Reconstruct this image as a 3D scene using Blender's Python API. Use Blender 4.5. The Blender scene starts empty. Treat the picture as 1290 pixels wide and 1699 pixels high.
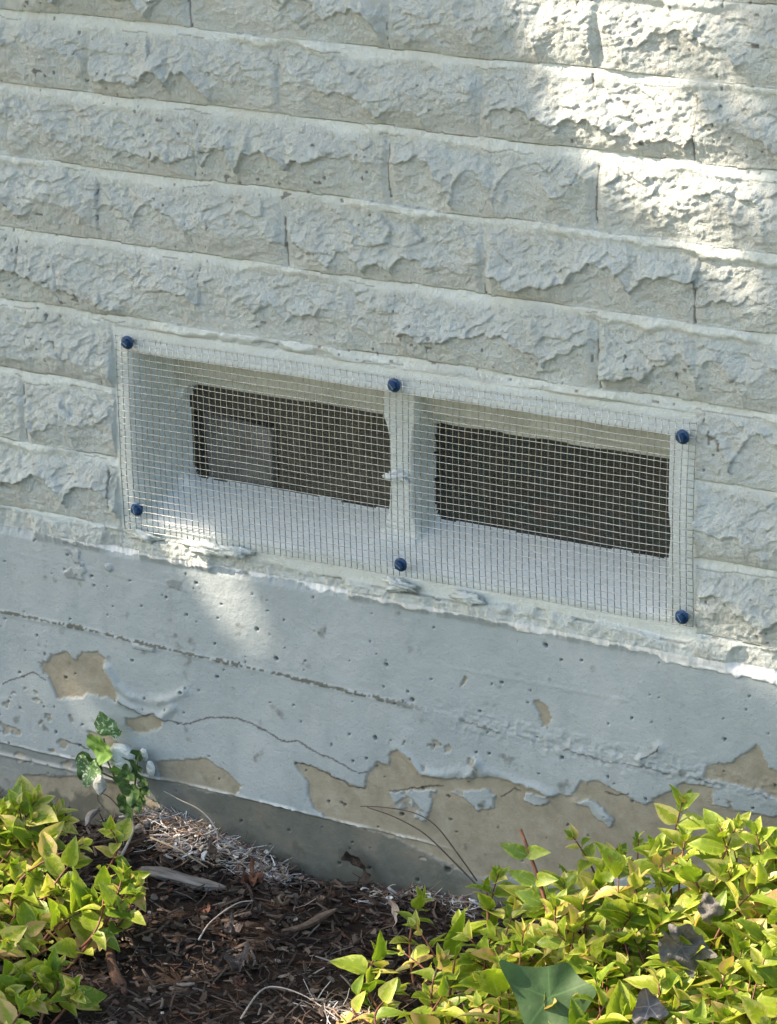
import bpy, math, random
import numpy as np
from mathutils import Vector, Matrix
random.seed(7); RNG = np.random.default_rng(7)
sc = bpy.context.scene
COL = sc.collection

# ------------------------------------------------------------------ camera
F_PX, PW, PH = 6349.55, 1290.0, 1699.0
RC = np.array([[0.851736115, 0.523657349, -0.0181265307], [0.148985806, -0.275204109, -0.949771513],
               [-0.502343329, 0.806254103, -0.312418792]])
CO = np.array([1.98234182, -2.71904326, 0.928621313])
cam = bpy.data.cameras.new('camera'); camo = bpy.data.objects.new('camera', cam); COL.objects.link(camo)
cam.sensor_fit = 'HORIZONTAL'; cam.sensor_width = 36.0; cam.lens = F_PX / PW * 36.0
cam.clip_start = 0.05; cam.clip_end = 500
camo.matrix_world = Matrix((( RC[0][0], -RC[1][0], -RC[2][0], CO[0]), (RC[0][1], -RC[1][1], -RC[2][1], CO[1]),
                            (RC[0][2], -RC[1][2], -RC[2][2], CO[2]), (0, 0, 0, 1)))
sc.camera = camo

# ------------------------------------------------------------------ light
SUN = np.array([-0.68, -0.36, 0.64]); SUN /= np.linalg.norm(SUN)
w = bpy.data.worlds.new('World'); sc.world = w; w.use_nodes = True
nt = w.node_tree; bg = nt.nodes['Background']; sky = nt.nodes.new('ShaderNodeTexSky')
sky.sky_type = 'NISHITA'; sky.sun_disc = False
sky.sun_elevation = math.asin(SUN[2]); sky.sun_rotation = math.atan2(SUN[0], SUN[1])
sky.air_density = 1.0; sky.dust_density = 3.0; sky.ozone_density = 0.6
nt.links.new(sky.outputs[0], bg.inputs[0]); bg.inputs[1].default_value = 0.15
sl = bpy.data.lights.new('sun', 'SUN'); sl.energy = 5.0; sl.angle = math.radians(0.5); sl.color = (1.0, 0.80, 0.64)
so = bpy.data.objects.new('sun', sl); COL.objects.link(so)
so.rotation_euler = Vector(SUN).to_track_quat('Z', 'Y').to_euler()
sc.view_settings.view_transform = 'Standard'; sc.view_settings.look = 'None'
sc.view_settings.gamma = 1.0; sc.view_settings.exposure = 1.38

# ------------------------------------------------------------------ helpers
def up(uv, y=None, z=None):
    """point of the place seen at a photo pixel, on the plane y=... or z=..."""
    d = RC.T @ np.array([(uv[0] - PW / 2) / F_PX, (uv[1] - PH / 2) / F_PX, 1.0])
    s = (y - CO[1]) / d[1] if y is not None else (z - CO[2]) / d[2]
    return CO + s * d
def link(o, parent=None):
    COL.objects.link(o)
    if parent is not None: o.parent = parent
    return o
def tag(o, label=None, cat=None, group=None, kind=None):
    if label: o['label'] = label
    if cat: o['category'] = cat
    if group: o['group'] = group
    if kind: o['kind'] = kind
    return o
def empty(name, loc):
    o = bpy.data.objects.new(name, None); o.location = loc; o.empty_display_size = .02
    return link(o)
def mesh_obj(name, V, Fc, mat, parent=None, smooth=True, attrs=None, origin=None):
    """V (n,3) world coordinates; Fc list/array of faces"""
    V = np.asarray(V, dtype=np.float64)
    if parent is not None and origin is None: off = np.array(parent.matrix_basis.translation) if parent.parent is None else np.array(parent['_o'])
    elif origin is not None: off = np.array(origin)
    else: off = np.zeros(3)
    me = bpy.data.meshes.new(name)
    if isinstance(Fc, np.ndarray) and Fc.ndim == 2:
        n, k = Fc.shape
        me.vertices.add(len(V)); me.vertices.foreach_set('co', (V - off).astype(np.float32).ravel())
        me.loops.add(n * k); me.loops.foreach_set('vertex_index', Fc.astype(np.int32).ravel())
        me.polygons.add(n); me.polygons.foreach_set('loop_start', np.arange(0, n * k, k, dtype=np.int32))
        me.update(calc_edges=True)
    else:
        me.from_pydata((V - off).tolist(), [], [list(map(int, f)) for f in Fc]); me.update()
    me.polygons.foreach_set('use_smooth', np.full(len(me.polygons), smooth))
    if attrs:
        for an, av in attrs.items():
            av = np.asarray(av, dtype=np.float32)
            if av.ndim == 2:
                a = me.color_attributes.new(an, 'FLOAT_COLOR', 'POINT')
                a.data.foreach_set('color', np.concatenate([av, np.ones((len(av), 1), np.float32)], 1).ravel())
            else:
                a = me.attributes.new(an, 'FLOAT', 'POINT'); a.data.foreach_set('value', av)
    me.materials.append(mat)
    o = bpy.data.objects.new(name, me)
    if parent is None: o.location = off
    else: o.location = off - (np.array(parent.matrix_basis.translation) if parent.parent is None else np.array(parent['_o']))
    link(o, parent)
    return o
def subpart_origin(o, w): o['_o'] = [float(c) for c in w]

# noise -------------------------------------------------------------
def _h(ix, iy, s):
    n = (ix.astype(np.int64) * 374761393 + iy.astype(np.int64) * 668265263 + s * 1274126177) & 0xffffffff
    n = ((n ^ (n >> 13)) * 1274126177) & 0xffffffff
    n = ((n ^ (n >> 16)) * 2246822519) & 0xffffffff
    return ((n ^ (n >> 15)) & 0xffffff) / float(0xffffff)
def vn(x, y, s=0):
    x, y = np.broadcast_arrays(np.asarray(x, float), np.asarray(y, float))
    ix, iy = np.floor(x), np.floor(y); fx, fy = x - ix, y - iy
    fx = fx * fx * fx * (fx * (fx * 6 - 15) + 10); fy = fy * fy * fy * (fy * (fy * 6 - 15) + 10)
    a, b, c, d = _h(ix, iy, s), _h(ix + 1, iy, s), _h(ix, iy + 1, s), _h(ix + 1, iy + 1, s)
    return ((a + (b - a) * fx) + ((c + (d - c) * fx) - (a + (b - a) * fx)) * fy) * 2 - 1
def fbm(x, y, s=0, o=4, g=.5):
    t = 0; a = 1; n = 0; c, si = math.cos(.6), math.sin(.6)
    for i in range(o):
        t = t + a * vn(x, y, s + i); n += a; a *= g
        x, y = (c * x - si * y) * 2.03 + 7.1, (si * x + c * y) * 2.03 - 3.7
    return t / n
def rid(x, y, s=0, o=4):
    t = 0; a = 1; n = 0
    for i in range(o):
        t = t + a * (1 - np.abs(vn(x, y, s + i)) * 2); n += a; a *= .5
        x, y = x * 2.1 + 3.3, y * 2.1 - 9.1
    return t / n
def sst(a, b, x):
    t = np.clip((x - a) / (b - a), 0, 1); return t * t * (3 - 2 * t)
def facets(x, z, cell, s, ax=1.0, slope=.3):
    X, Z = x / (cell * ax), z / cell
    ix, iz = np.floor(X), np.floor(Z)
    best = np.full(X.shape, 9e9); val = np.zeros(X.shape)
    for di in (-1, 0, 1):
        for dj in (-1, 0, 1):
            cx, cz = ix + di, iz + dj
            sx, sz = cx + _h(cx, cz, s), cz + _h(cx, cz, s + 1)
            d = (X - sx) ** 2 + (Z - sz) ** 2
            v = ((X - sx) * (_h(cx, cz, s + 2) - .5) * ax + (Z - sz) * (_h(cx, cz, s + 3) - .62)) * 2 * slope + (_h(cx, cz, s + 4) - .5) * .35
            m = d < best; best = np.where(m, d, best); val = np.where(m, v, val)
    return val * cell
def dpoly(x, z, pts):
    """distance to a polyline, and parameter"""
    best = np.full(x.shape, 9e9)
    for (a, b) in zip(pts[:-1], pts[1:]):
        dx, dz = b[0] - a[0], b[1] - a[1]; L = dx * dx + dz * dz + 1e-12
        t = np.clip(((x - a[0]) * dx + (z - a[1]) * dz) / L, 0, 1)
        best = np.minimum(best, np.hypot(x - a[0] - t * dx, z - a[1] - t * dz))
    return best
def inpoly(x, z, pts):
    r = np.zeros(x.shape, bool); n = len(pts)
    for i in range(n):
        (x1, z1), (x2, z2) = pts[i], pts[(i + 1) % n]
        if z1 == z2: continue
        c = ((z1 > z) != (z2 > z)) & (x < (x2 - x1) * (z - z1) / (z2 - z1) + x1)
        r ^= c
    return r
def px2(pts, y=-.008):
    out = []
    for p in pts:
        q = up(p, y=y); out.append((q[0], q[2]))
    return out

# ------------------------------------------------------------------ materials
class N:
    def __init__(s, name):
        s.m = bpy.data.materials.new(name); s.m.use_nodes = True; s.t = s.m.node_tree
        s.b = s.t.nodes['Principled BSDF']; s.out = s.t.nodes['Material Output']
        s.tc = s.t.nodes.new('ShaderNodeTexCoord'); s.geo = s.t.nodes.new('ShaderNodeNewGeometry'); s.P = s.geo.outputs['Position']
    def n(s, ty, **k):
        q = s.t.nodes.new(ty)
        for a, v in k.items(): setattr(q, a, v)
        return q
    def l(s, a, b): s.t.links.new(a, b)
    def noise(s, scale, detail=4, rough=.55, vec=None, dist=0):
        q = s.n('ShaderNodeTexNoise'); q.inputs['Scale'].default_value = scale; q.inputs['Detail'].default_value = detail
        q.inputs['Roughness'].default_value = rough; q.inputs['Distortion'].default_value = dist
        s.l(vec or s.P, q.inputs['Vector']); return q.outputs['Fac']
    def ramp(s, f, stops):
        r = s.n('ShaderNodeValToRGB'); e = r.color_ramp.elements
        while len(e) < len(stops): e.new(.5)
        for i, (p, c) in enumerate(stops):
            e[i].position = p; e[i].color = (c[0], c[1], c[2], 1) if hasattr(c, '__len__') else (c, c, c, 1)
        s.l(f, r.inputs[0]); return r.outputs[0]
    def mix(s, f, a, b, mode='MIX'):
        q = s.n('ShaderNodeMix', data_type='RGBA', blend_type=mode)
        for sock, v in ((q.inputs[0], f), (q.inputs[6], a), (q.inputs[7], b)):
            if hasattr(v, 'is_linked'): s.l(v, sock)
            else: sock.default_value = v if not hasattr(v, '__len__') else (v[0], v[1], v[2], 1)
        return q.outputs[2]
    def math(s, op, a, b=0.0, c=None):
        q = s.n('ShaderNodeMath', operation=op)
        for i, v in enumerate((a, b) if c is None else (a, b, c)):
            if hasattr(v, 'is_linked'): s.l(v, q.inputs[i])
            else: q.inputs[i].default_value = v
        return q.outputs[0]
    def attr(s, name, vec=False):
        q = s.n('ShaderNodeAttribute', attribute_name=name); return q.outputs['Color' if vec else 'Fac']
    def scaled(s, v):
        q = s.n('ShaderNodeMapping'); q.inputs['Scale'].default_value = v; s.l(s.P, q.inputs[0]); return q.outputs[0]
    def bump(s, h, strength, dist):
        q = s.n('ShaderNodeBump'); q.inputs['Strength'].default_value = strength; q.inputs['Distance'].default_value = dist
        s.l(h, q.inputs['Height']); s.l(q.outputs[0], s.b.inputs['Normal']); return q
    def base(s, c):
        if hasattr(c, 'is_linked'): s.l(c, s.b.inputs['Base Color'])
        else: s.b.inputs['Base Color'].default_value = (*c, 1)
    def set(s, **k):
        for a, v in k.items(): s.b.inputs[a.replace('_', ' ')].default_value = v
        return s

def mat_brick():
    s = N('painted_split_brick')
    big = s.noise(9, 3); fine = s.noise(140, 5, .65); mid = s.noise(38, 4)
    c = s.ramp(big, [(.3, (.62, .70, .645)), (.55, (.67, .745, .70)), (.75, (.62, .715, .69))])
    c = s.mix(s.ramp(mid, [(.42, 0.0), (.62, .40)]), c, (.61, .635, .56))
    c = s.mix(s.ramp(fine, [(.60, 0.0), (.72, .35)]), c, (.76, .79, .765))
    c = s.mix(s.attr('crack'), c, (.13, .12, .10))
    s.base(c); s.set(Roughness=.62); s.b.inputs['Specular IOR Level'].default_value = .2
    q = s.n('ShaderNodeMapping'); q.inputs['Rotation'].default_value = (0, .75, 0); q.inputs['Scale'].default_value = (1, 1, .38); s.l(s.P, q.inputs[0])
    a = s.noise(210, 6, .72, q.outputs[0]); b = s.noise(800, 3, .6)
    h = s.math('ADD', s.math('MULTIPLY', a, 1.0), s.math('MULTIPLY', b, .35))
    h = s.math('MULTIPLY', h, s.math('SUBTRACT', 1.0, s.math('MULTIPLY', s.attr('smoothp'), .55)))
    s.bump(h, 1.0, .0058)
    return s.m
def mat_conc():
    s = N('painted_concrete')
    big = s.noise(7, 4, .6); mid = s.noise(45, 4, .6); fine = s.noise(420, 4, .7)
    paint = s.ramp(big, [(.3, (.295, .355, .365)), (.5, (.345, .405, .408)), (.7, (.395, .45, .45))])
    paint = s.mix(s.ramp(mid, [(.45, 0.0), (.7, .35)]), paint, (.275, .345, .36))
    paint = s.mix(s.ramp(s.noise(14, 5, .7, s.scaled((2.2, 2.2, .5))), [(.5, 0.0), (.72, .5)]), paint, (.25, .30, .30))
    paint = s.mix(s.ramp(s.noise(520, 2, .5), [(.66, 0.0), (.72, .6)]), paint, (.16, .19, .19))
    bare = s.ramp(s.noise(60, 5, .7), [(.3, (.235, .225, .165)), (.5, (.295, .28, .21)), (.7, (.345, .335, .26))])
    bare = s.mix(s.ramp(fine, [(.55, 0.0), (.7, .5)]), bare, (.25, .22, .18))
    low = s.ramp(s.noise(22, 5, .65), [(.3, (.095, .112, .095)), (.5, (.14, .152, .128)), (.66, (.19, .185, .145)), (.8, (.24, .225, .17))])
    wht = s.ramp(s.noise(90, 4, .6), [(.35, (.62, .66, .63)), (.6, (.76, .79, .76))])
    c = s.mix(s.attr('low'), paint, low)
    c = s.mix(s.attr('bare'), c, bare)
    c = s.mix(s.attr('white'), c, wht)
    c = s.mix(s.attr('stain'), c, (.10, .11, .088))
    c = s.mix(s.attr('crack'), c, (.05, .048, .042))
    s.base(c)
    r = s.math('ADD', s.math('MULTIPLY', s.attr('bare'), .35), .52); s.l(r, s.b.inputs['Roughness'])
    s.b.inputs['Specular IOR Level'].default_value = .35
    h = s.math('ADD', s.math('MULTIPLY', s.noise(120, 5, .65), 1.0), s.math('MULTIPLY', fine, .35))
    s.bump(h, .8, .0013)
    return s.m
def simple(name, col, rough=.6, metal=0., var=.25, scale=60, bump=.3, bd=.001, spec=.4):
    s = N(name); d = tuple(c * (1 - var) for c in col); e = tuple(min(1, c * (1 + var)) for c in col)
    s.base(s.ramp(s.noise(scale, 5, .6), [(.3, d), (.7, e)])); s.set(Roughness=rough, Metallic=metal)
    s.b.inputs['Specular IOR Level'].default_value = spec
    if bump: s.bump(s.noise(scale * 5, 4, .65), bump, bd)
    return s.m
def attr_mat(name, rough=.85, bump=.5, bd=.0008, scale=500, trans=0.):
    s = N(name); c = s.attr('col', True)
    c = s.mix(s.ramp(s.noise(scale * .6, 4, .7), [(.3, .45), (.65, 0.0)]), c, s.mix(1.0, c, (.45, .42, .40), 'MULTIPLY'))
    s.base(c); s.set(Roughness=rough); s.b.inputs['Specular IOR Level'].default_value = .25
    s.bump(s.noise(scale, 4, .6), bump, bd); return s.m
def add_translucent(s, colsock, f):
    tr = s.n('ShaderNodeBsdfTranslucent'); mx = s.n('ShaderNodeMixShader'); mx.inputs[0].default_value = f
    if hasattr(colsock, 'is_linked'): s.l(colsock, tr.inputs[0])
    else: tr.inputs[0].default_value = (*colsock, 1)
    s.l(s.b.outputs[0], mx.inputs[1]); s.l(tr.outputs[0], mx.inputs[2]); s.l(mx.outputs[0], s.out.inputs[0])
def mat_varleaf():
    s = N('variegated_leaf'); a = s.attr('leaf', True); sp = s.n('ShaderNodeSeparateColor'); s.l(a, sp.inputs[0])
    edge, rnd, t = sp.outputs[0], sp.outputs[1], sp.outputs[2]
    nz = s.noise(150, 5, .65, dist=1.2)
    e = s.math('ADD', edge, s.math('MULTIPLY', s.math('SUBTRACT', nz, .5), 1.9))
    e = s.math('ADD', e, s.math('MULTIPLY', s.math('SUBTRACT', rnd, .5), .55))
    marg = s.ramp(e, [(.42, 0.0), (.74, .92)])
    green = s.ramp(s.math('ADD', s.math('MULTIPLY', nz, .5), s.math('MULTIPLY', rnd, .5)), [(.25, (.13, .23, .02)), (.5, (.25, .345, .025)), (.75, (.38, .44, .045))])
    cream = s.ramp(rnd, [(.1, (.32, .43, .05)), (.60, (.46, .52, .09)), (.82, (.66, .62, .22)), (.965, (.55, .36, .17))])
    c = s.mix(marg, green, cream)
    vein = s.ramp(edge, [(.02, .5), (.09, 0.0)])
    c = s.mix(vein, c, (.38, .44, .12))
    c = s.mix(s.ramp(s.noise(95, 3, .5), [(.70, 0.0), (.76, .75)]), c, (.22, .13, .05))
    s.base(c); s.set(Roughness=.42); s.b.inputs['Specular IOR Level'].default_value = .45
    wv = s.n('ShaderNodeTexWave'); wv.inputs['Scale'].default_value = 1.0
    s.bump(s.noise(420, 3, .6), .45, .0008)
    add_translucent(s, s.mix(1.0, c, (1.0, 1.05, .55), 'MULTIPLY'), .38)
    return s.m
def mat_leaf(name, col, tr=.3, rough=.5, spots=None, vs=.6):
    s = N(name); d = tuple(c * .65 for c in col)
    c = s.ramp(s.noise(80, 4, .6), [(.3, d), (.7, col)])
    if spots: c = s.mix(s.ramp(s.noise(330, 2, .5), [(.56, 0.0), (.60, 1.0)]), c, spots)
    if rough > .7: c = s.mix(s.ramp(s.noise(45, 5, .75), [(.42, .75), (.62, 0.0)]), c, tuple(q * .35 for q in col))
    vein = s.ramp(s.attr('edge'), [(.02, vs), (.10, 0.0)])
    c = s.mix(vein, c, tuple(min(1, q * 1.7) for q in col))
    s.base(c); s.set(Roughness=rough); s.bump(s.noise(220, 5, .7), .9 if rough > .7 else .45, .003 if rough > .7 else .001)
    if tr: add_translucent(s, c, tr)
    return s.m
M_BRICK, M_CONC = mat_brick(), mat_conc()
def mat_smooth():
    s = N('painted_mortar')
    c = s.ramp(s.noise(16, 4, .6), [(.3, (.66, .73, .72)), (.6, (.74, .80, .79)), (.8, (.70, .74, .68))])
    c = s.mix(s.ramp(s.noise(75, 4, .7), [(.60, 0.0), (.74, .45)]), c, (.50, .50, .45))
    s.base(c); s.set(Roughness=.5)
    h = s.math('ADD', s.noise(70, 4, .6), s.math('MULTIPLY', s.noise(420, 3, .6), .2)); s.bump(h, .6, .0016); return s.m
M_SMOOTH = mat_smooth()
M_FRAME = simple('painted_frame_mortar', (.63, .70, .67), .55, var=.09, scale=34, bump=.7, bd=.0022)
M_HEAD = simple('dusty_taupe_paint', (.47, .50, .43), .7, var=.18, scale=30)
M_WIRE = simple('galvanised_wire', (.46, .49, .48), .25, 1.0, .3, 200, .2, .0003)
M_SCREW = simple('blue_coated_steel', (.010, .052, .13), .34, .25, .35, 300, .3, .0003, .5)
M_SLOT = simple('worn_slot_highlight', (.22, .28, .36), .45, .5, .3, 400, .2, .0003)  # pale slot wear, also painting in the highlight slash on each head
M_SCR = simple('dusty_insect_screen', (.085, .09, .078), .85, .0, .4, 90, 0)
M_BARK = simple('crown_bark', (.16, .12, .09), .9, 0, .4, 25, .8, .006)
M_STEM = simple('reddish_stem', (.16, .065, .035), .6, 0, .4, 120, .4, .0006)
M_SOIL = simple('dark_soil', (.040, .029, .021), .95, 0, .5, 70, .9, .004, .15)

# ------------------------------------------------------------------ the wall's relief
Z0, CH, BL = 0.0196, 0.0678, 0.2020
WX0, WX1, WZ0, WZ1 = .004, .586, -.1835, -.0015         # parged window surround
ZT = -.2045                                            # top of the concrete
def axis(parts):
    out = [parts[0][0]]
    for a, b, st in parts:
        n = max(1, round((b - a) / st)); out += list(a + (b - a) * (np.arange(1, n + 1) / n))
    return np.array(out)
def window_depth(x, z):
    wob = .0012 * vn(x * 40, z * 40, 90)
    x = x + wob; z = z + .001 * vn(x * 33, z * 33, 91)
    left = .058 * sst(.0120, .0370, x) ** 1.4 + .012 * sst(.031, .039, x); right = .070 * sst(.5685, .5595, x)
    top = .046 * sst(-.0125, -.0195, z) + .010 * sst(-.0435, -.0455, z) + .014 * sst(-.0540, -.0565, z)
    sl = np.clip((z + .1765) / .0300, 0, 1.3)
    bot = .066 * sl ** 1.35 + .0006 * fbm(x * 60, z * 60, 5)
    def smin(a, b, k=.010):
        h = np.clip(.5 + .5 * (b - a) / k, 0, 1); return b * (1 - h) + a * h - k * h * (1 - h) * .5
    g = smin(smin(left, right), smin(top, bot), .014)
    dt = np.clip(-.050 - z, 0, 1); db = np.clip(z + .150, 0, 1)
    hw = .0140 + .006 * np.exp(-dt / .008) + .007 * np.exp(-db / .012) + .0012 * vn(z * 60, 3.3, 8)
    d = np.abs(x - .2820) - hw
    gm = .034 + .045 * sst(-.004, .006, d) + .0012 * fbm(x * 70, z * 70, 14)
    out = np.clip(smin(g, gm, .010 + .012 * sst(-.128, -.150, z)), 0, .07)
    for a, b in ((.0375, .2680), (.2955, .5600)):
        cr = .013
        dx = np.maximum(0, cr - np.minimum(x - a, b - x)); dz = np.maximum(0, cr - np.minimum(-.0555 - z, z + .1505))
        inside = (x > a - .004) & (x < b + .004)
        rr_ = np.hypot(dx, dz); out = np.where(inside & (dx > 0) & (dz > 0), np.minimum(out, .052 + .018 * sst(cr + .0015, cr - .0015, rr_)), out)
    return out, gm < g
def relief(x, z):
    """height (towards the viewer, m) plus masks"""
    xw = x + .0026 * fbm(x * 34, z * 34, 11, 3); zw = z + .0028 * fbm(x * 16, z * 30, 17, 4)
    k = np.floor((zw - Z0) / CH); v = (zw - Z0) / CH - k
    off = np.where(np.mod(k, 2) == 0, -.106, -.0140)
    u = (xw - off) / BL + .02 * (_h(k, k * 0, 77) - .5); j = np.floor(u); fu = u - j
    dj = np.minimum(fu, 1 - fu) * BL
    r1, r2, r3, r4 = (_h(j, k, 30 + i) for i in range(4))
    seed = j * 3.7 + k * 11.3
    bt = .89 + .045 * vn(x * 13 + seed, k * 3.1, 51) + .02 * vn(x * 60, z * 10, 52)
    vv = np.clip(v / bt, 0, 1)
    sc1 = np.abs(np.sin(np.pi * (x / .088 + .9 * vn(x * 9 + seed, seed, 40) + r1))) ** .6
    r = .20 + .14 * (r1 - .5) + .40 * sc1 * (.75 + .55 * vn(x * 8 + seed, seed * 2, 45)) + .12 * vn(x * 48 + seed, seed, 41) + .05 * vn(x * 150, z * 40, 42) + .02 * vn(x * 420, z * 90, 48)
    r = np.clip(r, .10, .86)
    hr = .0120 + .0040 * (r2 - .5) + .0050 * vn(x * 14 + seed, z * 14, 43)
    hr = hr * (1 - .35 * sst(.5, .9, r))
    eb = .0033 + .0026 * vn(x * 25, seed, 44)
    below = eb * .8 + (hr * .66 - eb * .8) * np.clip(vv / r, 0, 1) ** .8
    above = .0012 + (hr - .0012) * (1 - np.clip((vv - r) / (1 - r), 0, 1)) ** 1.25
    step = sst(-.008, .014, vv - r)
    soft = sst(-.35, .35, vn(x * 13 + seed, z * 8, 47))
    hb = below * (1 - step) + above * step
    hs = np.minimum(below * 1.12, above * 1.08)
    hb = hb * soft + hs * (1 - soft)
    det = .0016 * fbm(xw * 26 + zw * 20, zw * 40, 50, 3) + facets(xw + zw * .5, zw - .2 * xw, .016, 60, 1.5, .20) * .40 + facets(xw - zw * .5, zw, .0065, 64, 1.7, .22) * .6
    det = det + .0014 * rid(x * 60 + z * 55, z * 120 - x * 70, 70, 5) + .0013 * fbm(x * 160 + z * 160, z * 330 - x * 160, 80, 3)
    env = sst(0, .12, vv) * sst(1.0, .82, vv)
    hb = hb + det * (.25 + .75 * env) * (.55 + .45 * step)
    jf = sst(.0010, .0055 + .004 * r3, dj)
    jm = np.where(_h(j + (fu > .5), k, 53) > .62, .45, .86); hb = hb * (jm + (1 - jm) * jf)
    mort = .0016 + .0042 * sst(.0, .55, vn(x * 10, k * 5.3, 54)) + .0013 * fbm(x * 45, z * 60, 21) + .0009 * fbm(x * 200, z * 260, 29, 3) + .0022 * sst(.99, .80, v)
    inm = sst(bt - .08, bt + .05, v + .035 * vn(x * 40, z * 10, 22) + .02 * vn(x * 150, z * 40, 49))
    h = hb * (1 - inm) + mort * inm
    # joints: cracked in places
    jc = (dj < .00075) & (r4 > .45) & (vn(x * 20, z * 28, 23) > -.15) & (v < .8)
    crack = jc * .75
    bc = (np.abs(v - bt - .02 * vn(x * 50, 1, 24)) < .008) & (vn(x * 30, k * 3, 25) > .42)
    crack = np.maximum(crack, bc * .5)
    spk = (vn(x * 210, z * 210, 26) > .86) & (vn(x * 12, z * 12, 27) > .1)
    crack = np.maximum(crack, spk * .7)
    edge = (step > .2) & (step < .8) & (vn(x * 40, z * 40, 28) > .45)
    crack = np.maximum(crack, edge * .30)
    h = h - crack * .0010
    smooth = inm.copy()
    # parged band around the window
    def band(a0, a1, b0, b1, s): return sst(a0 - s, a0, x) * sst(a1 + s, a1, x) * sst(b0 - s, b0, z) * sst(b1 + s, b1, z)
    nb = .0022 * fbm(x * 45, z * 45, 31, 3)
    m = band(WX0 - .004 + nb, WX1 + .006 + nb, -.5, .0085 + nb * .6, .003)
    flat = .0030 + .0007 * fbm(x * 30, z * 30, 32, 3)
    h = h * (1 - m) + flat * m; smooth = np.maximum(smooth, m); crack = crack * (1 - m)
    # rough mortar joint on top of the concrete
    zb = ZT + .0022 * fbm(x * 30, 0 * x, 33, 3)
    top = -.1865 - .0018 * fbm(x * 22, 0 * x + 5, 34, 3)
    inside = sst(-.002, .012, x) * sst(.600, .585, x)
    top2 = (top - .0085 * inside * (.6 + .5 * vn(x * 14, 2, 35)))
    mm = sst(top2 + .0015, top2 - .0015, z)
    lump = sst(-.15, .25, vn(x * 26 + 3, z * 40, 36) + .25 * vn(x * 90, z * 90, 37))
    rough = .0012 + .0052 * lump + .0022 * fbm(x * 120, z * 120, 38, 4) + .0012 * rid(x * 200, z * 200, 39, 3)
    h = h * (1 - mm) + rough * mm
    gap = mm * (np.abs(z - top2) < .0012) * (vn(x * 35, 9, 46) > .15) * inside
    crack = np.maximum(crack * (1 - mm), gap * .8)
    h = h - gap * .002
    smooth = smooth * (1 - mm * .6)
    return h, crack, smooth

CRACKS = [[(0, 1137), (30, 1125), (50, 1117), (72, 1131)],
          [(193, 1165), (215, 1177), (235, 1189), (252, 1186), (272, 1198), (300, 1204), (330, 1196), (352, 1192), (390, 1194), (415, 1203), (440, 1216), (465, 1234), (490, 1232), (520, 1250), (556, 1266), (590, 1284), (606, 1284)],
          [(485, 1270), (512, 1272), (540, 1288), (562, 1297), (575, 1307), (600, 1312)], [(105, 1231), (125, 1237), (142, 1246)],
          [(641, 1316), (662, 1314), (690, 1310), (730, 1306)], [(1062, 1262), (1078, 1254), (1090, 1246), (1092, 1240)],
          [(827, 1325), (850, 1312), (858, 1316)], [(1000, 1316), (1020, 1322), (1040, 1320)]]
SEAMC = [[(760, 1197), (800, 1208), (840, 1222), (900, 1240), (960, 1252), (1010, 1268), (1060, 1275), (1110, 1288), (1160, 1296), (1210, 1312), (1290, 1330)]]
BARE = [[(75, 1100), (83, 1088), (105, 1085), (122, 1096), (132, 1085), (158, 1082), (172, 1092), (170, 1112), (184, 1138), (192, 1164), (150, 1155), (90, 1162), (78, 1130), (62, 1104)],
        [(205, 1195), (245, 1188), (268, 1197), (262, 1212), (228, 1222), (208, 1210)],
        [(255, 1265), (340, 1262), (375, 1285), (398, 1305), (385, 1325), (330, 1316), (262, 1296)],
        [(485, 1270), (520, 1275), (560, 1296), (600, 1313), (606, 1290), (622, 1268), (640, 1272), (648, 1250), (658, 1244), (680, 1262), (696, 1288), (760, 1296), (790, 1290), (850, 1300), (905, 1322), (945, 1322), (960, 1301), (985, 1300), (1010, 1310), (1035, 1322), (1068, 1341), (1078, 1328), (1100, 1322), (1130, 1301), (1180, 1308), (1180, 1340), (1290, 1360), (1300, 1460), (790, 1460), (640, 1392), (570, 1370), (540, 1360), (515, 1342), (505, 1300)],
        [(1172, 1274), (1209, 1270), (1255, 1239), (1272, 1277), (1300, 1283), (1300, 1335), (1263, 1316), (1162, 1293)],
        [(879, 1166), (892, 1162), (906, 1178), (912, 1195), (905, 1212), (893, 1208), (890, 1185)],
        [(763, 1133), (768, 1124), (772, 1127), (763, 1141), (758, 1140)], [(140, 1215), (175, 1222), (200, 1240), (190, 1262), (150, 1240)],
        [(30, 1290), (110, 1292), (200, 1305), (262, 1340), (240, 1385), (120, 1400), (40, 1340)]]
KEEP = [[(641, 1316), (718, 1314), (712, 1330), (710, 1347), (699, 1367), (680, 1359), (652, 1340)],
        [(745, 1316), (807, 1312), (818, 1325), (815, 1343), (788, 1349), (772, 1332)],
        [(949, 1336), (972, 1330), (990, 1338), (1007, 1355), (1014, 1365), (1011, 1378), (984, 1359), (970, 1343)],
        [(870, 1318), (905, 1324), (908, 1335), (885, 1342), (868, 1330)]]
BLIS = [[(176, 1112), (190, 1138), (215, 1158), (242, 1166), (275, 1163), (303, 1150)], [(655, 1246), (675, 1262), (698, 1284), (730, 1290), (762, 1282)],
        [(790, 1270), (800, 1282), (835, 1292), (870, 1308), (912, 1322)], [(770, 1294), (782, 1280), (788, 1268)], [(196, 1166), (236, 1184), (266, 1192), (284, 1176)],
        [(1060, 1262), (1078, 1256), (1092, 1243)], [(952, 1333), (975, 1334), (1003, 1358)]]
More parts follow.
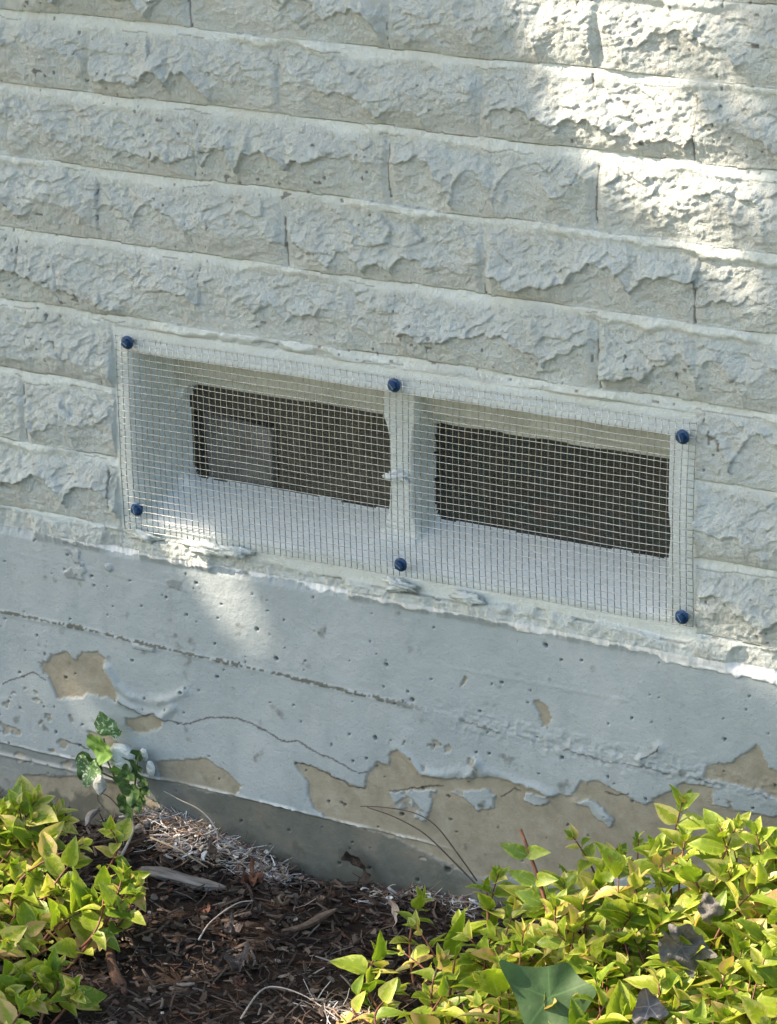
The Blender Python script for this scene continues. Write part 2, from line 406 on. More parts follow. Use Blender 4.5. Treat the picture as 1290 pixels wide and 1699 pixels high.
PITS = [(58, 896, 2), (134, 940, 1.6), (155, 972, 1.8), (233, 1006, 2), (307, 953, 1.8), (324, 968, 2.4), (178, 1021, 2), (274, 992, 1.8), (308, 1021, 2.2), (367, 1003, 1.6), (425, 1045, 3.4), (457, 1094, 3), (355, 1069, 2), (360, 1124, 2.6),
        (219, 1096, 2), (31, 1117, 1.6), (136, 1204, 1.8), (92, 1216, 2.6), (300, 1149, 2.2), (240, 1160, 1.8), (304, 1183, 1.6), (640, 1104, 2.8), (683, 1162, 3), (832, 1134, 2.6), (622, 1225, 3.2), (809, 1216, 1.8), (932, 1258, 2.6),
        (1048, 1193, 2.4), (1202, 1228, 3), (1243, 1156, 1.6), (1238, 1178, 2), (1071, 1327, 2.6), (1284, 1305, 2), (544, 1331, 2.2), (570, 1337, 2.8), (665, 1353, 2.6), (745, 1362, 2.2), (585, 1264, 2), (1010, 1202, 1.6), (905, 1072, 3), (930, 1096, 2.2), (700, 1310, 2), (505, 1098, 2), (470, 1030, 1.6),
        (940, 1370, 2), (825, 1375, 1.6), (742, 1445, 5), (560, 1435, 2), (397, 1365, 2), (476, 1380, 2), (690, 1463, 2.4)]
def conc(x, z):
    n = np.zeros_like(x)
    h = .0040 + .0012 * fbm(x * 6, z * 9, 101, 3) + .0004 * fbm(x * 60, z * 60, 102, 3)
    zs = -.2925 - .031 * np.clip(x + .05, 0, .7) + .0012 * fbm(x * 25, n, 103, 3)          # board seam
    ds = z - zs
    wide = sst(.28, .42, x)
    sr = np.exp(-(ds / .0021) ** 2)
    rough = .5 + .5 * vn(x * 90, z * 120, 104)
    h = h + sr * (1 - wide) * (.0004 + .0009 * rough) + .0005 * sst(0, -.002, ds) * (1 - wide * .6)
    stain = sst(.42, .62, np.exp(-((ds - .0008) / (.0025 + .0012 * vn(x * 35, n, 105))) ** 2) * (.72 + .5 * vn(x * 420, z * 420, 122))) * sst(.40, .26, x + .06 * vn(x * 30, n, 123)) * 1.0
    crumb = np.exp(-(ds / .012) ** 2) * wide
    h = h + crumb * (.0014 * rid(x * 130, z * 170, 106, 4) + .0005 * fbm(x * 300, z * 300, 107, 3))
    h = h + .0002 * np.exp(-((z + .232 + .02 * x) / .0015) ** 2) * (x < .12) + .0003 * np.exp(-((z + .262 - .01 * x) / .0018) ** 2) * (x > .35) * (x < .53)
    # chunk of wood in the seam
    ch = (np.abs(x - .020) < .0125) & (np.abs(z - (-.2985)) < .0023); h = h + ch * .0022
    white = np.zeros_like(x); crack = np.zeros_like(x)
    # lower lip of the old form, bare concrete below it
    zl = -.4275 - .022 * np.clip(x - .16, 0, .3) - .004 * np.clip(x, 0, 1) + .0012 * fbm(x * 40, n, 108, 4)
    dl = z - zl; fade = sst(.36, .30, x)
    lipw = np.exp(-((dl) / .0012) ** 2) * fade * (.35 + .65 * sst(-.2, .3, vn(x * 40, n, 109)))
    h = h + lipw * (.0012 + .0026 * np.abs(vn(x * 170, z * 170, 121))) - .0030 * sst(.0005, -.0025, dl) * fade
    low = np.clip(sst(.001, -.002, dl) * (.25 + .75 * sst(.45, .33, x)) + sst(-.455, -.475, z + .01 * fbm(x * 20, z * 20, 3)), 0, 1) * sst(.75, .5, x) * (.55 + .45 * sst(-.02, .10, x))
    white = np.maximum(white, lipw * .85)
    l2 = z + .4405 + .1 * np.clip(-x, 0, 1) * 0; m2 = np.exp(-(l2 / .0016) ** 2) * sst(.02, -.02, x); h = h + m2 * .002 * (.5 + rough); white = np.maximum(white, m2 * .4)
    W = .0018 * fbm(x * 110, z * 110, 110, 3) + .0007 * vn(x * 420, z * 420, 124); W2 = .0020 * fbm(x * 110 + 50, z * 110, 111, 3) + .0007 * vn(x * 420, z * 420, 125)
    bare = np.zeros_like(x)
    fine = (x > -.25) & (x < .8) & (z > -.56)
    for p in BARE:
        pp = px2(p)
        bare = np.maximum(bare, inpoly(x + W, z + W2, pp) * .5 + inpoly(x + W * 1.8 + .0008, z + W2 * 1.7, pp) * .3 + inpoly(x - W2 * 1.9, z + W * 1.9 + .0006, pp) * .2)
    for p in KEEP:
        bare = bare * (1 - inpoly(x + W, z + W2, px2(p)) * 1.0)
    fl = (fbm(x * 75, z * 75, 126, 4) > .42) & (bare < .5) & (vn(x * 9, z * 12, 127) > .2) & (z < -.33) & (z > -.45); bare = np.maximum(bare, fl * .8)
    far = sst(.02, .05, vn(x * 3.1, z * 5 + 4, 112) - .25) * ((x < -.2) | (x > .70)) * (z < -.3)
    bare = np.maximum(bare, far)
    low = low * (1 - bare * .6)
    for p in BLIS:
        d = dpoly(x + W * .4, z + W2 * .4, px2(p)); h = h + .0026 * np.exp(-(d / .0045) ** 2) * (.45 + .55 * sst(-.5, .4, vn(x * 45, z * 45, 120)))
    for p in CRACKS:
        d = dpoly(x + W * .7, z + W2 * .7, px2(p)); c = sst(.0011, .0004, d); crack = np.maximum(crack, c * .85)
    for p in SEAMC:
        d = dpoly(x + W, z + W2 * 1.4, px2(p)); c = sst(.0012, .0004, d) * sst(-.1, .25, vn(x * 55, z * 55, 113)); crack = np.maximum(crack, c * .7)
    splash = sst(.12, .5, fbm(x * 60, z * 60, 128, 4) + 1.1 * sst(-.44, -.50, z) - .35) * .8; stain = np.maximum(stain, splash)
    h = h - bare * .0016
    pits = [(*(lambda q: (q[0], q[2]))(up((a, b), y=-.005)), r * .00058) for a, b, r in PITS]
    rr = np.random.default_rng(5)
    for i in range(340):
        pits.append((rr.uniform(-.4, 1.0), rr.uniform(-.5, -.21), .0005 + .0007 * rr.random() ** 2))
    pit = np.zeros_like(x)
    for (a, b, r) in pits:
        i0, i1 = np.searchsorted(XS, a - .008), np.searchsorted(XS, a + .008); j0, j1 = np.searchsorted(ZS, b - .008), np.searchsorted(ZS, b + .008)
        sub = (slice(j0, j1), slice(i0, i1)); xx, zz = x[sub], z[sub]
        if xx.size == 0: continue
        d = np.hypot((xx - a) * (1 + .3 * math.sin(a * 900)), zz - b) + .0005 * vn(xx * 500, zz * 500, 115)
        pit[sub] = np.maximum(pit[sub], sst(r * 1.25, r * .6, d))
    h = h - pit * .0030; crack = np.maximum(crack, pit * .82)
    # chips of paint lifted near the top left
    cl = sst(.30, .5, fbm(x * 55, z * 75, 116, 3)) * (sst(.06, .0, np.abs(x + .03)) * sst(-.262, -.235, z) + .5 * np.exp(-((x - .055) / .03) ** 2 - ((z + .238) / .015) ** 2))
    h = h + cl * .0022; crack = np.maximum(crack, (cl > .25) * (cl < .55) * .35)
    # brick paint run over the top edge
    zb = ZT - .0035 + .0045 * fbm(x * 28, n, 117, 4) + .003 * fbm(x * 120, z * 120, 118, 3)
    rt = sst(.52, .60, x); zb = zb + .000 - .006 * rt + .004 * sst(0, -.1, x)
    wt = sst(zb - .0004, zb + .0004, z); white = np.maximum(white, wt); h = h + wt * (.0010 + .0016 * rid(x * 110, z * 110, 119, 3))
    bare = bare * (1 - wt); crack = crack * (1 - wt * .7)
    return h, dict(bare=bare, crack=crack, white=white, low=low, stain=stain)

XS = axis([(-3.2, -1.2, .03), (-1.2, -.22, .006), (-.22, .74, .00112), (.74, 1.7, .006), (1.7, 3.6, .03)])
ZS = axis([(-.62, -.54, .01), (-.54, ZT, .0011), (ZT, .40, .00112), (.40, 1.0, .006), (1.0, 2.6, .02)])
X, Z = np.meshgrid(XS, ZS)
jt = int(np.argmin(np.abs(ZS - ZT)))
H = np.zeros_like(X); CR = np.zeros_like(X); SM = np.zeros_like(X)
hb, cb, sb = relief(X[jt:], Z[jt:])
H[jt:], CR[jt:], SM[jt:] = hb, cb, sb
hc, ca = conc(X[:jt + 1], Z[:jt + 1])
bl = sst(-.010, 0, Z[:jt + 1] - ZT)                      # meet the mortar at the top edge
hc = hc * (1 - bl) + H[jt][None, :] * bl
Yc = -hc
wd, mul = window_depth(X, Z)
inw = (X > WX0) & (X < WX1) & (Z > WZ0) & (Z < WZ1)
Y = -H
bw = np.clip(np.minimum(np.minimum(X - WX0, WX1 - X), np.minimum(Z - WZ0, WZ1 - Z)) / .004, 0, 1)
Y = np.where(inw, Y + wd * np.clip(bw * 2, 0, 1), Y)
nz_, nx_ = X.shape
idx = np.arange(nz_ * nx_).reshape(nz_, nx_)
quads = np.stack([idx[:-1, :-1], idx[:-1, 1:], idx[1:, 1:], idx[1:, :-1]], -1)
def fc(a): return .25 * (a[:-1, :-1] + a[:-1, 1:] + a[1:, 1:] + a[1:, :-1])
fx, fz, fw, fm = fc(X), fc(Z), fc(wd), fc(mul * 1.0)
fin = (fx > WX0) & (fx < WX1) & (fz > WZ0) & (fz < WZ1)
hole = fin & (fw > .0660)
R_mull = fin & ~hole & (fm > .5) & (fw > .004)
R_sill = fin & ~hole & ~R_mull & (fz < -.1435) & (fz > -.1745) & (fx > .031) & (fx < .562)
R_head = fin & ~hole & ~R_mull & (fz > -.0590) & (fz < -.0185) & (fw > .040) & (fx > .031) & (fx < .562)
R_frame = fin & ~hole & ~R_mull & ~R_sill & ~R_head
row = np.arange(nz_ - 1)[:, None] * np.ones((1, nx_ - 1), int)
R_found = row < jt
R_brick = ~R_found & ~fin
def region(name, mask, Ya, mat, attrs, parent=None, origin=None):
    q = quads[mask]; u, inv = np.unique(q, return_inverse=True); inv = inv.reshape(q.shape)
    V = np.stack([X.ravel()[u], Ya.ravel()[u], Z.ravel()[u]], 1)
    return mesh_obj(name, V, inv, mat, parent, True, {k: a.ravel()[u] for k, a in attrs.items()}, origin)
brick = region('brick_wall', R_brick, Y, M_BRICK, dict(crack=CR, smoothp=SM), origin=(0.2, 0, ZT))
tag(brick, 'rough split-face brick wall thickly painted off-white above the concrete base', 'brick wall')
pad = lambda a: np.concatenate([a, np.zeros((nz_ - a.shape[0], nx_))], 0)
Yf = pad(Yc)
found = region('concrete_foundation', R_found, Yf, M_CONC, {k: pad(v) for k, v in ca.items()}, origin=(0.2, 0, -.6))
tag(found, 'blue-grey painted concrete foundation with peeling tan patches under the brick wall', 'foundation')

# ------------------------------------------------------------------ basement window
win = empty('basement_window', (.295, 0, -.18))
tag(win, 'long low basement window with two dusty panes set deep in the painted wall', 'window')
region('frame', R_frame, Y, M_FRAME, {}, win)
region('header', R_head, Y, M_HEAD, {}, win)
region('sill', R_sill, Y, M_SMOOTH, {}, win)
mu = region('mullion', R_mull, Y, M_FRAME, {}, win)
def box_vf(x0, x1, y0, y1, z0, z1):
    V = [(x, y, z) for x in (x0, x1) for y in (y0, y1) for z in (z0, z1)]
    return V, [(0, 1, 3, 2), (4, 6, 7, 5), (0, 4, 5, 1), (2, 3, 7, 6), (0, 2, 6, 4), (1, 5, 7, 3)]
class MB:
    def __init__(s): s.V = []; s.F = []; s.A = {}
    def add(s, V, F, **a):
        n = len(s.V); s.V += [tuple(v) for v in V]; s.F += [tuple(i + n for i in f) for f in F]
        for k, v in a.items():
            s.A.setdefault(k, []); s.A[k] += (list(v) if hasattr(v, '__len__') and len(v) == len(V) and hasattr(v[0], '__len__') or (hasattr(v, '__len__') and len(v) == len(V) and len(V) != 3) else [v] * len(V))
    def box(s, *a): s.add(*box_vf(*a))
    def tube(s, pts, rad, k=6, **a):
        pts = [np.array(p, float) for p in pts]; V = []; F = []; n = len(pts)
        ref = np.array([.13, .3, .94]); prev = None
        for i, p in enumerate(pts):
            d = pts[min(i + 1, n - 1)] - pts[max(i - 1, 0)]; d /= np.linalg.norm(d) + 1e-12
            if prev is None:
                e1 = np.cross(d, ref)
                if np.linalg.norm(e1) < .1: e1 = np.cross(d, [1, 0, 0])
            else: e1 = prev - d * (prev @ d)
            e1 /= np.linalg.norm(e1); prev = e1; e2 = np.cross(d, e1)
            r = rad[i] if hasattr(rad, '__len__') else rad
            for q in range(k):
                t = 2 * math.pi * q / k; V.append(p + r * (math.cos(t) * e1 + math.sin(t) * e2))
        for i in range(n - 1):
            for q in range(k): F.append((i * k + q, i * k + (q + 1) % k, (i + 1) * k + (q + 1) % k, (i + 1) * k + q))
        F.append(tuple(range(k))[::-1]); F.append(tuple((n - 1) * k + q for q in range(k)))
        s.add(V, F, **a)
    def build(s, name, mat, parent=None, smooth=True, origin=None):
        return mesh_obj(name, s.V, s.F, mat, parent, smooth, {k: np.array(v) for k, v in s.A.items()}, origin)
def mat_pane():
    s = N('dusty_window_glass')
    c = s.ramp(s.noise(24, 5, .7), [(.35, (.035, .038, .030)), (.6, (.075, .075, .06)), (.8, (.15, .145, .12))])
    c = s.mix(s.ramp(s.noise(130, 5, .75), [(.63, 0.0), (.70, .8)]), c, (.34, .32, .28))
    s.base(c); s.set(Roughness=.30); s.b.inputs['Specular IOR Level'].default_value = .5
    tr = s.n('ShaderNodeBsdfTransparent'); mx = s.n('ShaderNodeMixShader')
    s.l(s.ramp(s.noise(16, 4, .7), [(.35, .05), (.7, .26)]), mx.inputs[0])
    s.l(tr.outputs[0], mx.inputs[1]); s.l(s.b.outputs[0], mx.inputs[2]); s.l(mx.outputs[0], s.out.inputs[0]); return s.m
M_PANE = mat_pane()
for i, (a, b) in enumerate([(.026, .276), (.286, .562)]):
    m = MB(); m.box(a, b, .0655, .0685, -.156, -.054); p = m.build('pane', M_PANE, win, False)
    m = MB(); x = a + .002
    while x < b - .002:
        m.box(x - .00011, x + .00011, .0632, .0634, -.1535, -.056); x += .0017
    z = -.1530
    while z < -.056:
        m.box(a + .001, b - .001, .0629, .0631, z - .00011, z + .00011); z += .0017
    m.build('insect_screen', M_SCR, win, False)
# blob of mortar on the mullion
def blob(name, c, r, mat, parent, seed, squash=(1, 1, 1), amp=.45, n=20, facet=False, origin=None):
    V = []; F = []
    c = np.array(c)
    for i in range(n + 1):
        th = math.pi * i / n
        for j in range(n * 2):
            ph = math.pi * j / n; d = np.array([math.sin(th) * math.cos(ph), math.sin(th) * math.sin(ph), math.cos(th)])
            k = 1 + amp * float(fbm(np.array([d[0] * 2.2 + seed]), np.array([d[1] * 2.2 + d[2] * 3.1]), int(seed), 4)[0])
            if facet: k = min(k, .70 / max(1e-3, max(abs(d @ f) for f in FACD)))
            V.append(c + d * k * r * np.array(squash))
    for i in range(n):
        for j in range(n * 2): F.append((i * 2 * n + j, i * 2 * n + (j + 1) % (2 * n), (i + 1) * 2 * n + (j + 1) % (2 * n), (i + 1) * 2 * n + j))
    return mesh_obj(name, np.array(V), F, mat, parent, True, None, origin)
_r = np.random.default_rng(3); FACD = _r.normal(size=(7, 3)); FACD /= np.linalg.norm(FACD, axis=1)[:, None]
q = up((661, 790), y=.030)
blob('mortar_blob', q, .0070, M_SMOOTH, win, 4.3, (1.6, .8, .7), .8)
# dim cellar behind the panes
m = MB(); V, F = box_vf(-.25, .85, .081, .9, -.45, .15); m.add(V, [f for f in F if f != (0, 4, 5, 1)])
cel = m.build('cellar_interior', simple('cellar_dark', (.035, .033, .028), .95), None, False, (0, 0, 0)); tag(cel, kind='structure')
def mat_reflection():
    s = N('painted_reflection'); c = s.ramp(s.noise(26, 5, .7), [(.32, (.022, .040, .028)), (.44, (.085, .075, .050)), (.54, (.035, .075, .062)), (.64, (.16, .10, .075))])  # green, brown and blue mottling paints the reflection of greenery in the pane
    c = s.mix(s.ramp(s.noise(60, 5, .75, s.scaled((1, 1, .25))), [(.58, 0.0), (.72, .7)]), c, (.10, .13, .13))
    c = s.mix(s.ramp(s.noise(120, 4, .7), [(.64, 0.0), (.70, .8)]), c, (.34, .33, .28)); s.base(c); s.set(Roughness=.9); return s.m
M_REFLECT = mat_reflection(); M_BRN = simple('dusty_brown_board', (.17, .16, .115), .95, 0, .45, 30, .6, .002)
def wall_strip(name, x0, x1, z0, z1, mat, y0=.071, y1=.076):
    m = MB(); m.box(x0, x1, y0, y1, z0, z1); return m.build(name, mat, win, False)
gx0, gx1, gz1 = up((321, 740), y=.072)[0], up((464, 760), y=.072)[0], up((390, 688), y=.072)[2]
bp = MB(); bp.box(.020, gx0, .071, .076, -.158, -.05); bp.box(gx1, .279, .071, .076, -.158, -.05); bp.box(gx0 + .0001, gx1 - .0001, .071, .076, gz1, -.05)
bp.build('pane_backing', M_BRN, win, False)
wall_strip('pane_backing', .2795, .566, -.158, -.05, M_REFLECT)  # added sheet carrying the painted reflection for the right pane
m = MB(); V, F = box_vf(gx0 + .0125, gx1 - .0095, .0735, .080, -.158, gz1 - .004)
V = [(v[0] + (.004 if v[2] < -.1 and v[0] < (gx0 + gx1) / 2 else 0), v[1], v[2] - (.006 if v[2] > -.1 and v[0] > (gx0 + gx1) / 2 else 0)) for v in V]
m.add(V, F); blk = m.build('grey_slab', simple('grey_block', (.52, .54, .50), .9, 0, .2, 40, .5, .002), None, False, (gx0, .07, -.155))
tag(blk, 'dull grey slab standing behind the left dusty window pane', 'slab')

# ------------------------------------------------------------------ wire guard
c00, c10, c11, c01 = (up(p, y=-.008) for p in ((191, 556), (1157, 703), (1151, 1040), (208, 875)))
NXC, NZC = 93, 29
def gp(s, t, lift=0.):
    p = (c00 * (1 - s) + c10 * s) * (1 - t) + (c01 * (1 - s) + c11 * s) * t
    wx = .0010 * float(fbm(np.array([s * 9.]), np.array([t * 3.]), 201, 2)[0]) + .0008 * math.sin(t * 3.1) * math.sin(s * 5 + 1)
    wz = .0011 * float(fbm(np.array([s * 9. + 30]), np.array([t * 3.]), 202, 2)[0])
    wy = -.0016 * (.5 + .5 * float(fbm(np.array([s * 7. + 60]), np.array([t * 2.5]), 203, 2)[0])) * 4 * t * (1 - t) - .0012 * math.sin(math.pi * t)
    return p + np.array([wx, wy + lift, wz])
guard = empty('wire_mesh_guard', tuple((c00 + c11) / 2))
tag(guard, 'galvanised wire mesh guard screwed over the basement window', 'wire mesh guard')
m = MB()
for i in range(NXC + 1):
    s = i / NXC; e = .0014 * random.random() if s > .5 else .0004
    jit = random.uniform(-.0005, .0005)
    m.tube([gp(s, t) + np.array([jit, .0004 * (1 if (k + i) % 2 else -1) * .5, 0]) for k, t in enumerate(np.linspace(-e / .183 * 2, 1 + .0008 / .183, 16))], .00040, 6)
for j in range(NZC + 1):
    t = j / NZC
    pts = [gp(s, t, -.0006) for s in np.linspace(-.0006, 1.0006, 64)]
    if j in (9, 10):
        pts = [p + np.array([0, 0, (.0010 if j == 9 else .0007) * math.exp(-((k / 63 - .905) / .012) ** 2)]) for k, p in enumerate(pts)]
    m.tube(pts, .00040, 6)
m.build('wire_grid', M_WIRE, guard)
def ring(r, y, n, cx, cz, rot=0): return [(cx + r * math.cos(2 * math.pi * i / n + rot), y, cz + r * math.sin(2 * math.pi * i / n + rot)) for i in range(n)]
for i, (a, b) in enumerate([(209, 569), (652, 640), (1131, 726), (1130, 1025), (663, 938), (225, 846)]):
    q = up((a, b), y=-.0115); x, z = q[0], q[2]; rot = random.random() * 3
    prof = [(.0024, -.003, 24), (.0024, -.0086, 24), (.0063, -.0088, 24), (.0064, -.0096, 24), (.0056, -.0104, 24), (.0043, -.0107, 6), (.0042, -.0140, 6), (.0036, -.0146, 6)]
    V = []
    for (r, y, n) in prof:
        if n == 24: V += ring(r, y, 24, x, z, rot)
        else:
            for k in range(24):
                th = 2 * math.pi * k / 24; lo = (k * 15 % 60 - 30) * math.pi / 180
                rr = r * math.cos(math.pi / 6) / math.cos(lo); V.append((x + rr * math.cos(th + rot), y, z + rr * math.sin(th + rot)))
    F = [(p * 24 + k, p * 24 + (k + 1) % 24, (p + 1) * 24 + (k + 1) % 24, (p + 1) * 24 + k) for p in range(len(prof) - 1) for k in range(24)]
    F.append(tuple((len(prof) - 1) * 24 + k for k in range(24)))
    sc_ = mesh_obj('screw', V, F, M_SCREW, guard, False, None, (x, -.0088, z)); subpart_origin(sc_, (x, -.0088, z))
    al = math.radians(-50 + random.uniform(-25, 25)); d = np.array([math.cos(al), 0, math.sin(al)]); e = np.array([-math.sin(al), 0, math.cos(al)]); c = np.array([x, -.01475, z])
    V = [c + d * u * .0031 + e * v * .00040 + np.array([0, w_, 0]) for u in (-1, 1) for v in (-1, 1) for w_ in (-.00012, .0003)]
    mesh_obj('slot', V, [(0, 1, 3, 2), (4, 6, 7, 5), (0, 4, 5, 1), (2, 3, 7, 6), (0, 2, 6, 4), (1, 5, 7, 3)], M_SLOT, sc_, False, None, tuple(c))

# ------------------------------------------------------------------ ground
GX = axis([(-30, -4, 2.), (-4, -.6, .08), (-.6, -.2, .015), (-.2, .9, .004), (.9, 2, .02), (2, 5, .1), (5, 30, 2.)])
GY = axis([(-40, -5, 2.), (-5, -.8, .08), (-.8, -.5, .015), (-.5, .0, .004), (0, .02, .01)])
def gz(x, y):
    x = np.asarray(x, float); y = np.asarray(y, float)
    b = -.489 - .012 * sst(-.05, -.6, y) + .014 * np.exp(-((x - .06) / .07) ** 2 - ((y + .01) / .05) ** 2) - .010 * np.exp(-((x + .04) / .04) ** 2 - (y / .04) ** 2)
    return b + .010 * fbm(x * 9, y * 9, 301, 3) * sst(1.5, .5, np.abs(x - .3)) + .004 * fbm(x * 45, y * 45, 302, 3) * sst(1.2, .8, np.abs(x - .3)) * sst(-.9, -.5, y)
gx, gy = np.meshgrid(GX, GY); gzz = gz(gx, gy); ii = np.arange(gx.size).reshape(gx.shape)
gq = np.stack([ii[:-1, :-1], ii[:-1, 1:], ii[1:, 1:], ii[1:, :-1]], -1).reshape(-1, 4)
def mat_ground():
    s = N('soil_and_lawn'); 
    soil = s.ramp(s.noise(60, 6, .7), [(.3, (.020, .014, .010)), (.55, (.045, .032, .024)), (.75, (.085, .066, .050))])
    lawn = s.ramp(s.noise(30, 5, .7), [(.3, (.13, .125, .06)), (.7, (.27, .25, .15))])  # unseen lawn, its pale dry tone chosen for warm sunlit bounce
    sx = s.n('ShaderNodeSeparateXYZ'); s.l(s.P, sx.inputs[0])
    f = s.math('ADD', s.math('MULTIPLY', sx.outputs[1], -1.0), s.math('MULTIPLY', s.noise(4, 4), .5))
    c = s.mix(s.ramp(s.math('MULTIPLY', f, .2), [(.26, 0.0), (.30, 1.0)]), soil, lawn)
    s.base(c); s.set(Roughness=.95); s.b.inputs['Specular IOR Level'].default_value = .1
    s.bump(s.noise(170, 6, .7), .9, .004); return s.m
ground = mesh_obj('ground', np.stack([gx.ravel(), gy.ravel(), gzz.ravel()], 1), gq, mat_ground()); tag(ground, kind='structure')

# mulch: chips, fibres, crumbs of leaf
M_MULCH = attr_mat('mulch_bits')
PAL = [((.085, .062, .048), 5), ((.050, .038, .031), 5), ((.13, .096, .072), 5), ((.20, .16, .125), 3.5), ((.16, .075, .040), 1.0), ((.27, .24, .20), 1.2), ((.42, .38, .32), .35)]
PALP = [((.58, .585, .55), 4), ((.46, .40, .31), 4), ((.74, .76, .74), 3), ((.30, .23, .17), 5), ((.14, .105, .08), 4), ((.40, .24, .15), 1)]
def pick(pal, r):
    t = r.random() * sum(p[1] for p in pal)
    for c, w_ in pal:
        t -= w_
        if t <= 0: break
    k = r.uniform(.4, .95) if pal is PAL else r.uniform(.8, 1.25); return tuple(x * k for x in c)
r = random.Random(21); m = MB()
def chip(m, x, y, z, L, W_, T, yaw, pitch, col, bend=.15, taper=.5):
    d = np.array([math.cos(yaw) * math.cos(pitch), math.sin(yaw) * math.cos(pitch), math.sin(pitch)]); e = np.array([-math.sin(yaw), math.cos(yaw), r.uniform(-.4, .4)]); e /= np.linalg.norm(e); n = np.cross(d, e); n /= np.linalg.norm(n)
    V = []; c0 = np.array([x, y, z]); bx = r.uniform(-bend, bend); bz = r.uniform(-bend, bend)
    for i in range(4):
        u = i / 3 - .5; wv = W_ * (1 - taper * (abs(u) * 2) ** 1.5) * r.uniform(.75, 1.15)
        c = c0 + d * L * u + e * bx * L * u * u * 2 + n * bz * L * (.12 - u * u)
        for a, b in ((-.5, -.5), (.5, -.5), (.4, .5), (-.4, .5)): V.append(c + e * a * wv + n * b * T)
    F = [(0, 3, 2, 1), (12, 13, 14, 15)] + [(i * 4 + k, i * 4 + (k + 1) % 4, i * 4 + 4 + (k + 1) % 4, i * 4 + 4 + k) for i in range(3) for k in range(4)]
    m.add(V, F, col=[col] * 16)
def ground_xy():
    while True:
        x = r.uniform(-.35, 1.0); y = -r.random() ** 1.15 * .48 - .004
        return x, y
palepts = [up(p, z=-.482)[:2] for p in ((270, 1385), (310, 1390), (350, 1400), (400, 1425), (300, 1420), (440, 1440), (330, 1378), (255, 1372))]
palept2 = [up(p, z=-.485)[:2] for p in ((760, 1500), (720, 1495), (640, 1490), (790, 1515), (590, 1690), (560, 1670), (620, 1680))]
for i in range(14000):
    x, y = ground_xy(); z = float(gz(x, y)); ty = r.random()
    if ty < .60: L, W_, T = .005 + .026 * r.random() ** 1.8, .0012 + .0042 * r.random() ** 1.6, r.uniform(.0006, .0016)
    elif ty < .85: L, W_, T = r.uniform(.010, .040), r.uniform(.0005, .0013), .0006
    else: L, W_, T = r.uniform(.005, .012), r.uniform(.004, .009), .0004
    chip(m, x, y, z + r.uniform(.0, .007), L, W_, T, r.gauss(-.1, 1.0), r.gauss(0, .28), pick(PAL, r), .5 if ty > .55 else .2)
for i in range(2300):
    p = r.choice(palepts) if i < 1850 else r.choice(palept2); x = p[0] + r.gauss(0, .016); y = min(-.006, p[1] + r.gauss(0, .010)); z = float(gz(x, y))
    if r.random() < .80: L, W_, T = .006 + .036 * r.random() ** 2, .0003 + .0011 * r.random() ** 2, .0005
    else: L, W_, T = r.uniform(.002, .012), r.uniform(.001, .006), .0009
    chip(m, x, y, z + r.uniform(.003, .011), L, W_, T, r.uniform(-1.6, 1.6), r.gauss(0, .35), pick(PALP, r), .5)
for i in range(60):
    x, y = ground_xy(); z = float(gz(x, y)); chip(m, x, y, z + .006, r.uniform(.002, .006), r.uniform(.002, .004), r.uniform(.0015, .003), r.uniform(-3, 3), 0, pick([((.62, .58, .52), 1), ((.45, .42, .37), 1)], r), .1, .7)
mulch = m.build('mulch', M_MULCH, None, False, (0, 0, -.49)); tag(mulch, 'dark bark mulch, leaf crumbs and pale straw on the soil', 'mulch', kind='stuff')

# single pieces lying on the mulch
def plank(name, p0, p1, wd0, th, mat, label, cat, seed, raise_=.006):
    """splintered piece of wood between two ground points"""
    p0 = np.array(p0, float); p1 = np.array(p1, float); d = p1 - p0; L = np.linalg.norm(d); d /= L
    e = np.cross([0, 0, 1.], d); e /= np.linalg.norm(e); n = np.cross(d, e); V = []; K = 26; S = 22
    for i in range(K):
        u = i / (K - 1)
        endf = min(1, .25 + 3.2 * min(u, 1 - u)); ww = wd0 * endf * (1 + .15 * math.sin(seed + u * 7)); tt = th * (.5 + .5 * endf)
        c = p0 + d * L * u + n * .002 * math.sin(u * 4 + seed) + e * .0015 * math.sin(u * 6 + seed)
        for k in range(S):
            a = 2 * math.pi * k / S; ca_, sa = math.cos(a), math.sin(a)
            g = 1 + .22 * float(vn(np.array([k * 1.7 + seed]), np.array([u * 2.0]), 5)[0]) + .06 * float(vn(np.array([k * 1.3]), np.array([u * 20.]), 6)[0])
            V.append(c + e * ww * .5 * np.sign(ca_) * abs(ca_) ** .6 * g + n * tt * .5 * np.sign(sa) * abs(sa) ** .7 * g + d * r.uniform(-.002, .002) * (i in (0, K - 1)))
    F = [(i * S + k, i * S + (k + 1) % S, (i + 1) * S + (k + 1) % S, (i + 1) * S + k) for i in range(K - 1) for k in range(S)] + [tuple(range(S))[::-1], tuple((K - 1) * S + k for k in range(S))]
    o = mesh_obj(name, np.array(V), F, mat, None, True, None, tuple(p0)); tag(o, label, cat); return o
def mat_wood(name, a, b):
    s = N(name); c = s.ramp(s.noise(70, 6, .7, s.scaled((.35, 2.2, 2.2))), [(.32, a), (.62, b)]); s.base(c); s.set(Roughness=.85)
    s.bump(s.noise(160, 5, .7, s.scaled((.3, 2.4, 2.4))), 1., .002); return s.m
def G(px, lift=.004, z=-.485):
    q = up(px, z=z); q[2] = float(gz(q[0], q[1])) + lift; q2 = up(px, z=q[2]); q2[1] = min(q2[1], -.008); return q2
plank('bark_piece', G((232, 1446), .006), G((372, 1472), .006), .017, .007, mat_wood('weathered_wood', (.10, .09, .075), (.34, .32, .29)), 'flat splintered grey piece of wood below the pale straw heap', 'wood piece', 1.)
